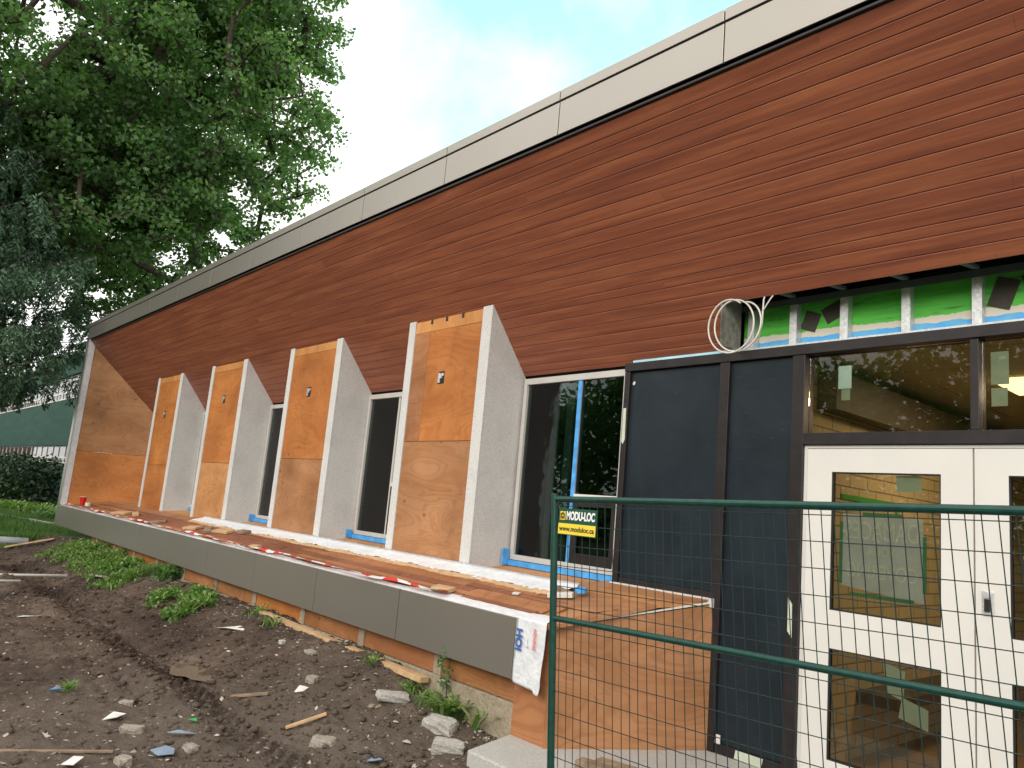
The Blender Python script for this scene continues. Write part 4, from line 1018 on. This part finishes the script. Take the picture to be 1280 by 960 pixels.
shard(-5.55, 2.15, [(-.03, -.02), (.03, -.02), (.03, .02), (-.02, .03)], plain('bright_green_plastic', (.04, .5, .12), .4), 'tiny bright green plastic bit among the rubble', 'plastic')
shard(-9.9, 1.9, [(-.13, -.02), (.1, -.03), (.14, .01), (-.08, .03)], CABLE, 'thin pale strip lying in the tyre track', 'strip', rz=1.2)
m = MB().tube([(0, 0, .02), (.06, .05, .035), (.13, .03, .03), (.16, .09, .02)], .007, 6)
m.build('strap', INK); o = bpy.data.objects['strap']; o.location = (-4.55, 2.88, H(-4.5, 2.9)); tag(o, 'black strap loop in the foreground dirt', 'strap')
def board(x0, y0, x1, y1, wd, th, mat, label, name='lumber_board', dz=.01, z0=None, z1=None):
    a = Vector((x0, y0, (H(x0, y0) if z0 is None else z0) + dz + th / 2)); b = Vector((x1, y1, (H(x1, y1) if z1 is None else z1) + dz + th / 2)); d = b - a
    M = d.to_track_quat('X', 'Z').to_matrix()
    return thing(MB().obox((0, 0, 0), (d.length, wd, th), M), name, mat, label, name.split('_')[-1], bevel=.003), a, b
def bd(*a, **k):
    o, p, q = board(*a, **k); o.location = (p + q) / 2
bd(-8.3, 3.80, -5.25, 3.86, .085, .045, LUMBER, 'long tan board lying along the foot of the foundation', dz=.0, z0=-1.37, z1=-1.43)
bd(-18.3, 2.85, -17.9, 3.6, .10, .03, LUMBER, 'short tan plank leaning on the lawn edge beside the pale pipe', 'wood_plank', dz=.04)
bd(-6.35, 2.75, -6.1, 2.95, .05, .02, OLDWOOD, 'short brown stick below the puddle', 'wood_stick')
bd(-5.35, 2.75, -5.2, 2.98, .03, .02, LUMBER, 'small tan stick left of the tan broken brick', 'wood_stick')
bd(-5.55, 1.0, -5.15, 1.55, .02, .015, OLDWOOD, 'thin crooked brown stick in the lower left', 'wood_stick')
thing(MB().tube([(-19.0, 1.2, -1.50), (-18.6, 2.2, -1.50), (-18.45, 3.25, -1.51)], .085, 16), 'drain_pipe', plain('pale_blue_pipe', (.50, .56, .60), .4), 'thick pale pipe lying at the lawn edge on the left', 'pipe', smooth=True)
thing(MB().tube([(-13.9, .6, -1.60), (-13.75, 2.0, -1.615), (-13.6, 3.0, -1.60)], .022, 10), 'conduit', WHITE, 'long thin white conduit across the dirt on the left', 'conduit', smooth=True)
thing(MB().tube([(-13.1, 1.4, -1.62), (-13.05, 2.3, -1.615)], .018, 10), 'conduit', WHITE, 'shorter white conduit just in front of the long one', 'conduit', smooth=True)
# loose litter chips (uncountable)
g = np.random.default_rng(5); N = 9000
cx_ = -3.9 - 15 * g.random(N) ** 1.6; cy_ = g.uniform(.2, 3.95, N)
wq = g.random(N) < .35; cy_[wq] = 3.95 - np.abs(g.normal(0, .28, wq.sum()))
cz_ = gh(cx_, cy_) + .004
ok = ~(((cx_ + 7.12) / .34) ** 2 + ((cy_ - 2.7) / .2) ** 2 < 1); cx_, cy_, cz_ = cx_[ok], cy_[ok], cz_[ok]; N = len(cx_)
L = np.exp(g.normal(math.log(.011), .55, N)); W_ = L * g.uniform(.25, .8, N); th = g.uniform(0, math.pi, N)
a = np.stack([np.cos(th), np.sin(th), g.normal(0, .25, N)], 1) * L[:, None]; b = np.stack([-np.sin(th), np.cos(th), g.normal(0, .25, N)], 1) * W_[:, None]
p = np.stack([cx_, cy_, cz_], 1); up = np.array([0, 0, 1]) * (W_ * .5)[:, None]
V = np.stack([p - a, p + b, p + a, p - b, p + up], 1).reshape(-1, 3); q = np.arange(N) * 5
F = np.concatenate([np.stack([q + i, q + (i + 1) % 4, q + 4], 1) for i in range(4)])
rn = np.tile(g.random(N) ** 1.1, 4)
tag(np_mesh('dirt_litter', V, F, CHIP, rn), 'tiny wood chips, pebbles and scraps scattered over the dirt', 'litter', kind='stuff')

# loose soil clods (uncountable)
import bmesh
bmc = bmesh.new(); bmesh.ops.create_icosphere(bmc, subdivisions=1, radius=1.0)
tv = np.array([v.co[:] for v in bmc.verts]); tf = np.array([[v.index for v in f.verts] for f in bmc.faces]); bmc.free()
g = np.random.default_rng(61); N = 3800
kx = -4.0 - 13 * g.random(N) ** 1.4; ky = np.where(g.random(N) < .6, 2.62 + g.normal(0, .42, N), g.uniform(.3, 3.9, N)); ky = np.clip(ky, .2, 3.9)
ok = ~(((kx + 7.12) / .34) ** 2 + ((ky - 2.7) / .2) ** 2 < 1) & ~((kx > -4.6) & (ky > 3.3)); kx, ky = kx[ok], ky[ok]; N = len(kx)
kr = np.clip(np.exp(g.normal(math.log(.013), .5, N)), .005, .045); kz = gh(kx, ky) + kr * .25
sc3 = np.stack([kr * g.uniform(.8, 1.4, N), kr * g.uniform(.8, 1.4, N), kr * g.uniform(.5, .85, N)], 1)
V = (tv[None] * (1 + g.normal(0, .13, (N, len(tv), 1)))) * sc3[:, None, :] + np.stack([kx, ky, kz], 1)[:, None, :]
F = (tf[None] + (np.arange(N) * len(tv))[:, None, None]).reshape(-1, 3)
tag(np_mesh('soil_clods', V.reshape(-1, 3), F, DIRT, smooth=True), 'loose brown clods of soil along the tyre tracks', 'soil', kind='stuff')

# weeds
def weed(x, y, r, n, hgt, label, name='weed_plant', mat=WEED, seed=0, width=.02, zoff=0):
    leafy = width > .03 and seed < 100
    if leafy: n = int(n * 1.1); width *= .5; hgt *= .95
    g = np.random.default_rng(seed + 50); V = []; F = []; R = []
    for i in range(n):
        th = g.uniform(0, 2 * math.pi); rr = r * .55 * g.random() ** .7; bx, by = rr * math.cos(g.uniform(0, 6.28)), rr * math.sin(g.uniform(0, 6.28))
        L = hgt * g.uniform(.6, 1.3); out = L * g.uniform(.35, 1.1); wd = width * g.uniform(.6, 1.4)
        d = np.array([math.cos(th), math.sin(th), 0]); s_ = np.array([-math.sin(th), math.cos(th), 0]); o = len(V)
        z0 = H(x + bx, y + by) - H(x, y)
        base = g.random()
        for t, ww in ((0, .3), (.35, .8), (.7, 1), (1, .05)):
            c = np.array([bx, by, z0]) + d * out * t ** 1.2 + np.array([0, 0, L * (t - .55 * t * t) * 1.3])
            V.append(c - s_ * wd * ww / 2); V.append(c + s_ * wd * ww / 2)
        for k in range(3): F.append((o + 2 * k, o + 2 * k + 1, o + 2 * k + 3, o + 2 * k + 2)); R.append(min(1, base * .8 + .2 * k / 2 + g.uniform(0, .1)))
    V = np.array(V); F = np.array(F); R = np.array(R)
    if leafy:
        k = int(42 * r / .5); aa = g.uniform(0, 6.28, k); rr = r * .75 * np.sqrt(g.random(k))
        cs = np.stack([rr * np.cos(aa), rr * np.sin(aa), np.zeros(k)], 1); cs[:, 2] = gh(x + cs[:, 0], y + cs[:, 1]) - H(x, y) + hgt * g.uniform(.1, .75, k) * (1 - .5 * rr / r)
        V2, F2, R2 = leafcloud(cs, 16, .085, .048, .6, .7, seed=seed + 300)
        F = np.concatenate([F, F2 + len(V)]); V = np.concatenate([V, V2]); R = np.concatenate([R, R2])
    ob = np_mesh(name, V, F, mat, R); ob.location = (x, y, H(x, y) + zoff)
    return tag(ob, label, 'weed', 'weeds along the foot of the building')
weed(-16.2, 3.55, .7, 160, .20, 'broad weed clump farthest along the bank, by the lawn', seed=1, width=.035)
weed(-15.2, 3.6, .7, 190, .24, 'leafy weed clump at the far left end of the skirt boards', seed=2, width=.04)
weed(-14.2, 3.55, .6, 170, .24, 'weed clump beside the dark patch under the far panels', seed=3, width=.04)
weed(-13.2, 3.5, .6, 180, .22, 'low dense weed clump left of the climbing vine', seed=4, width=.04)
weed(-12.2, 3.5, .6, 170, .20, 'light green weed clump just below the vine', seed=5, width=.04)
weed(-11.5, 3.95-.15, .3, 90, .34, 'darker upright weed against the skirt board', seed=6, width=.035, mat=MAPLE)
weed(-10.2, 3.35, .28, 60, .22, 'broad leaved weed in the middle of the bank, left one of a pair', seed=7, width=.06)
weed(-9.4, 3.42, .36, 90, .22, 'bushy broad leaved weed in the middle of the bank, right one of a pair', seed=8, width=.06)
weed(-9.9, 3.65, .30, 60, .18, 'small weed behind the pair on the bank', seed=9, width=.04)
weed(-8.3, 3.75, .25, 40, .14, 'thin grassy tuft up the bank from the white plastic piece', seed=10, width=.012)
weed(-7.7, 3.65, .18, 40, .14, 'small grassy tuft right of the white plastic piece', seed=11, width=.012)
weed(-6.75, 1.63, .10, 70, .10, 'lone tuft of grass in the left foreground dirt', 'grass_tuft', seed=12, width=.006)
weed(-5.85, 3.72, .10, 30, .13, 'thin green tuft left of the long pale slab piece', 'grass_tuft', seed=13, width=.010)
weed(-5.35, 3.80, .12, 40, .16, 'grass tuft behind the long pale slab piece', 'grass_tuft', seed=14, width=.010)
weed(-5.10, 3.82, .16, 50, .18, 'grass tuft between the slab piece and the tall vine', 'grass_tuft', seed=15, width=.012)
weed(-4.85, 3.83, .18, 80, .20, 'dense weed at the foot of the tall vine', seed=16, width=.03)
weed(-4.55, 3.85, .08, 14, .20, 'few upright leaves right of the tall vine', seed=17, width=.025)
# tall vine
vn = empty('climbing_vine', (-4.98, 3.86, H(-4.98, 3.86)), 'tall thin vine climbing the foundation below the nearest grey panel', 'vine')
m = MB(); st = [(0, 0, 0), (.02, .01, .12), (-.02, .03, .24), (.01, .02, .36), (-.03, .03, .47)]; m.tube(st, [.006, .005, .004, .003, .002], 6); m.build('stem', BARK, vn)
cs = np.array([(-.03, 0, .42), (0, 0, .47), (-.05, .0, .36), (.03, 0, .30), (-.02, 0, .22), (.03, 0, .13), (.0, -.02, .06)])
V, F, R = leafcloud(cs, 9, .05, .055, 1, .75, seed=3); np_mesh('foliage', V, F, MAPLE, R, vn)

# lawn grass blades (uncountable)
g = np.random.default_rng(9); N = 90000
gx = -18.7 - 24 * g.random(N) ** 1.5; gy = g.uniform(-1.5, 9.5, N) ; gz = -1.53 + g.uniform(-.02, .03, N)
hh = g.uniform(.05, .13, N) * (1 + .8 * (vnoise(gx * .7, gy * .7) > .12)); th = g.uniform(0, 6.28, N)
dx, dy = np.cos(th), np.sin(th); wv = .012
p = np.stack([gx, gy, gz], 1); s_ = np.stack([-dy, dx, 0 * dx], 1) * wv
tip = p + np.stack([dx * hh * .6, dy * hh * .6, hh], 1)
V = np.stack([p - s_, p + s_, tip], 1).reshape(-1, 3); F = np.arange(3 * N).reshape(N, 3)
tag(np_mesh('lawn_grass', V, F, GRASSM, g.random(N)), 'uneven green grass covering the lawn on the left', 'grass', kind='stuff')

# ------------------------------------------------------------------ trees
def grow(points, base, fork, rscale=.012, seed=0):
    """attach each point to its nearest already attached node; returns segments and radii (pipe model)."""
    g = np.random.default_rng(seed)
    nodes = [np.array(base), np.array(fork)]; par = [-1, 0]
    order = np.argsort(np.linalg.norm(points - nodes[1], axis=1))
    P = np.zeros((len(points) * 6 + 10, 3)); P[0] = nodes[0]; P[1] = nodes[1]; n = 2
    tips = []
    for i in order:
        q = points[i]; d = np.linalg.norm(P[1:n] - q, axis=1) + .35 * np.linalg.norm(P[1:n] - nodes[1], axis=1) * 0.5
        j = int(np.argmin(d)) + 1; L = np.linalg.norm(P[j] - q); k = max(1, min(5, int(L / .9)))
        prev = j; st = P[j].copy()
        for s in range(1, k + 1):
            t = s / k; w = st + (q - st) * t + (g.normal(0, .06 * L, 3) if s < k else 0) + np.array([0, 0, .06 * L * math.sin(math.pi * t)])
            P[n] = w; par.append(prev); prev = n; n += 1
        tips.append(prev)
    cnt = np.zeros(n)
    for t in tips: cnt[t] += 1
    for i in range(n - 1, 0, -1): cnt[par[i]] += cnt[i]
    R_ = rscale * np.sqrt(np.maximum(cnt, 1)); R_[0] *= 1.25
    return P[:n], par, R_
def branch_mesh(P, par, R_, name, parent, seg=6, mat=BARK, minr=0):
    i = np.arange(1, len(P)); i = i[R_[i] > minr]; j = np.array(par)[i]
    a, b = P[j], P[i]; ra, rb = np.minimum(R_[j], R_[i] * 1.6), R_[i]
    t = b - a; t /= np.linalg.norm(t, axis=1)[:, None] + 1e-9
    h = np.where(np.abs(t[:, 2:3]) > .9, np.array([[1., 0, 0]]), np.array([[0, 0, 1.]])); u = np.cross(t, h); u /= np.linalg.norm(u, axis=1)[:, None]; v = np.cross(t, u)
    rings = []
    for c, r in ((a, ra), (b, rb)):
        for k in range(seg):
            th = 2 * math.pi * k / seg; rings.append(c + (u * math.cos(th) + v * math.sin(th)) * r[:, None])
    V = np.stack(rings, 1).reshape(-1, 3); n = len(i); o = np.arange(n) * 2 * seg
    F = np.concatenate([np.stack([o + k, o + (k + 1) % seg, o + seg + (k + 1) % seg, o + seg + k], 1) for k in range(seg)])
    return np_mesh(name, V, F, mat, None, parent, smooth=True)
def blobs(lobes, n, seed, shell=.45, thin=None):
    g = np.random.default_rng(seed); out = []
    vol = np.array([l[3] * l[4] * l[5] for l in lobes]); vol = vol / vol.sum()
    for l, f in zip(lobes, vol):
        k = int(n * f); d = g.normal(size=(k, 3)); d /= np.linalg.norm(d, axis=1)[:, None]
        r = (shell ** 3 + (1 - shell ** 3) * g.random(k)) ** (1 / 3)
        out.append(np.array(l[:3]) + d * r[:, None] * np.array(l[3:6]))
    p = np.concatenate(out)
    if thin is not None: p = p[thin(p, g)]
    return p
def tree(name, label, base, fork, lobes, nclump, nleaf, spread, lsize, mat, seed, rscale=.02, thin=None, group=None, cat='tree', shell=.45, flat=.6):
    T = empty(name, base, label, cat, group)
    pts = blobs(lobes, nclump, seed, shell, thin) - np.array(base)
    P, par, R_ = grow(pts, (0, 0, 0), tuple(np.array(fork) - np.array(base)), rscale, seed)
    branch_mesh(P, par, R_, 'trunk', T)
    V, F, R = leafcloud(pts, nleaf, spread, lsize, flat, .8, seed)
    np_mesh('crown', V, F, mat, R, T)
    return T
def maple_thin(p, g):
    n = vnoise(p[:, 0] * .55 + p[:, 2] * .45, p[:, 1] * .55 + 3) + vnoise(p[:, 2] * .6 + 20, p[:, 0] * .3 + p[:, 1] * .5)
    keep = n > -.30
    return keep & ((p[:, 1] > -2.5) | (g.random(len(p)) < .35))
tree('maple_tree', 'large broadleaf tree with dense green crown at the upper left beyond the building', (-25, .6, -1.55), (-25, .8, 4.2),
     [(-24.5, 1.5, 12, 7.5, 7.2, 7.2), (-20.9, 6.1, 10.6, 3.2, 3.6, 4.2), (-21.9, 5.2, 7.2, 3.3, 3.7, 2.6), (-20.0, 5.6, 14, 3.2, 3.6, 3.2)],
     3300, 92, .56, .135, MAPLE, 21, .019, maple_thin, shell=.5)
tree('young_tree', 'pale leafy tree seen between the spruce and the roof corner', (-26.4, 5.65, -1.5), (-26.4, 5.65, 3), [(-26.4, 5.65, 5.9, 1.1, 1.35, 2.3)], 70, 120, .45, .12, PALE, 31, .012)
for i, (x, y, h, lb) in enumerate([(-75, 20, 8, 'distant bushy tree behind the green building, farther right'), (-62, 12.5, 7.0, 'distant tree showing over the green building roof'), (-90, 14, 9, 'distant tree at the far left behind the green building')]):
    tree('background_tree', lb, (x, y + 6, -1.5), (x, y + 6, 3), [(x, y + 6, h - 1, 4, 4, 3.2)], 70, 90, 1.2, .4, PALE if i == 1 else MAPLE, 41 + i, .03, group='trees behind the green building')

# spruce with drooping branchlets
def spruce():
    bx, by, bz = -21.8, -.3, -1.55
    T = empty('spruce_tree', (bx, by, bz), 'dark blue green spruce with drooping boughs at the left edge', 'tree')
    g = np.random.default_rng(77)
    m = MB(); m.tube([(0, 0, 0), (.05, 0, 6), (0, .05, 13)], [.28, .18, .03], 10); m.build('trunk', BARK, T)
    segs = MB(); C_ = []; D_ = []
    nb = 120
    for i in range(nb):
        z = 4.15 + 7.0 * (i / nb); th = i * 2.399 + g.uniform(-.25, .25); Lb = (5.3 - 3.4 * (i / nb) ** 1.4) * g.uniform(.85, 1.08)
        d = np.array([math.cos(th), math.sin(th), 0.]); pts = []
        n = 9
        for k in range(n + 1):
            t = k / n; pts.append(d * Lb * t + np.array([0, 0, z - .2 * Lb * math.sin(t * 2.2) + .22 * Lb * t * t * .5]))
        vis = d[1] > -.45
        segs.tube(pts, [.045 * (1 - .85 * k / n) for k in range(n + 1)], 5)
        if not vis and g.random() < .6: continue
        s_ = np.array([-d[1], d[0], 0])
        for k in range(int(Lb * 20)):
            t = .18 + .82 * g.random(); j = min(int(t * n), n - 1); f = t * n - j; p0 = np.array(pts[j]) * (1 - f) + np.array(pts[j + 1]) * f
            side = g.uniform(-1, 1) * .75 * (1 - .55 * t); p0 = p0 + s_ * side + np.array([0, 0, -.12 * abs(side)])
            Lh = g.uniform(.35, 1.05) * (1 - .35 * t); sway = g.normal(0, .10, 2); nn = int(Lh * 55)
            tt = g.random(nn) ; c = p0 + np.stack([sway[0] * tt, sway[1] * tt, -Lh * tt], 1)
            ang = g.uniform(0, 6.28, nn); dirn = np.stack([np.cos(ang) * .7, np.sin(ang) * .7, -g.uniform(.35, 1.1, nn)], 1)
            C_.append(c); D_.append(dirn)
    segs.build('branches', BARK, T)
    c = np.concatenate(C_); dn = np.concatenate(D_); dn /= np.linalg.norm(dn, axis=1)[:, None]; N = len(c)
    ss = np.cross(dn, g.normal(size=(N, 3))); ss /= np.linalg.norm(ss, axis=1)[:, None]; L = g.uniform(.09, .17, N)[:, None]
    V = np.stack([c, c + dn * L * .5 + ss * .020, c + dn * L, c + dn * L * .5 - ss * .020], 1).reshape(-1, 3)
    np_mesh('needles', V, np.arange(4 * N).reshape(N, 4), SPRUCE, np.clip(g.normal(.45, .25, N), 0, 1), T)
spruce()
# hedge in front of the green building
Hd = empty('hedge', (-42, 6, -1.5), 'dark dense hedge in front of the green building', 'hedge')
g = np.random.default_rng(3); n = 420
cc = np.stack([g.uniform(-60, -33.5, n), 5.9 + g.uniform(-1.0, .9, n), -1.4 + 1.55 * g.random(n) ** .7], 1) - np.array([-42, 6, -1.5])
V, F, R = leafcloud(cc, 80, .55, .17, .9, .7, seed=8); np_mesh('foliage', V, F, HEDGE, R, Hd)
m = MB()
for k in range(30): m.tube([(-18 + k * .9, 0, 0), (-18 + k * .9 + .1, .1, .9)], .03, 5)
m.build('stems', BARK, Hd)
# rough growth in front of the hedge
g = np.random.default_rng(6)
for k, (x, y, r, hgt, lb) in enumerate([(-30.5, 4.9, 1.0, .55, 'tall light green undergrowth just left of the building end'), (-32.5, 3.8, 1.1, .5, 'green undergrowth at the foot of the hedge, middle clump'), (-35, 3.4, 1.2, .5, 'green undergrowth at the foot of the hedge, far left clump'), (-27.5, 5.6, .8, .4, 'low undergrowth behind the corner of the building')]):
    weed(x, y, r * 2, 420, hgt, lb, 'undergrowth', WEED if k % 2 == 0 else GRASSM, 200 + k, .05, .08)

# ------------------------------------------------------------------ green building
GY0 = 8.0
G = empty('green_building', (-50, GY0, -1.6), 'green two storey school block with bands of white framed windows far left', 'building')
def gp(m, n, mt, parent=None):
    o = m.build(n, mt, parent or G); o.matrix_parent_inverse = Matrix.Translation((50, -GY0, 1.6)) if parent is None else Matrix.Identity(4); return o
x0, x1 = -70, -33
m = MB()
for (za, zb) in ((-1.6, .30), (1.16, 3.40), (4.62, 5.35)): m.box(x0, x1, GY0, GY0 + .3, za, zb)
m.box(x1 - .3, x1, GY0 + .3, GY0 + 12, -1.6, 5.35); m.box(x0, x0 + .3, GY0 + .3, GY0 + 12, -1.6, 5.35); m.box(x0, x1, GY0 + 12, GY0 + 12.3, -1.6, 5.35); m.box(x0, x1, GY0 + .3, GY0 + 12, 5.2, 5.34)
gp(m, 'wall', GBLD)
gp(MB().box(x0 - .3, x1 + .3, GY0 - .35, GY0 + 12.5, 5.36, 5.56), 'roof_edge', plain('pale_roof_edge', (.5, .5, .47), .6))
gp(MB().box(x0 + .4, x1 - .4, GY0 + 1.2, GY0 + 1.25, -1.6, 5.2), 'interior_backing', DARKIN)
for (za, zb, sub) in ((3.40, 4.62, 3.82), (.30, 1.16, .58)):
    x = x0 + .3
    while x < x1 - 2.8:
        Wn = bpy.data.objects.new('window', None); C.objects.link(Wn); Wn.parent = G; Wn.location = (x + 50, 0, za + 1.6)
        m = MB(); wd = 2.8
        m.box(0, .10, .15, .175, 0, zb - za); m.box(wd - .05, wd, .15, .175, 0, zb - za); m.box(wd / 2 - .035, wd / 2 + .035, .15, .175, 0, zb - za)
        m.box(.11, wd - .06, .151, .174, sub - za - .035, sub - za + .035); m.box(.11, wd - .06, -.02, .174, 0, .06); m.box(.11, wd - .06, .151, .174, zb - za - .05, zb - za)
        for q in (.25, .75): m.box(wd * q - .02, wd * q + .02, .155, .172, .08, sub - za - .035)
        m.build('window_frame', WFRAME, Wn)
        MB().box(.11, wd - .06, .18, .19, .08, zb - za - .06).build('glass_pane', GDARK, Wn)
        x += 2.8
# wing at the far left edge of the picture
m = MB(); m.box(-76, -70, GY0 - 3.2, GY0 + 4, -1.6, 5.0)
Wg = tag(m.build('brick_wing', plain('pinkish_brick', (.22, .15, .14), .8), None), 'pinkish brick wing at the far left edge beyond the green block', 'building')

# woodland behind the viewer, mirrored in the glass
g = np.random.default_rng(15); n = 1500
wx = g.uniform(-75, 45, n); top = 7.6 + 2.6 * vnoise(wx * .12, wx * 0 + 2) * 2
cc = np.stack([wx, -30 + g.uniform(-3, 3, n), -1.4 + (top + 1.4) * g.random(n) ** .8], 1)
V, F, R = leafcloud(cc, 75, 1.7, .50, .9, .7, seed=18)
tag(np_mesh('woodland', V, F, MAPLE, R), 'belt of trees across the grounds mirrored in the windows', 'trees', kind='stuff')
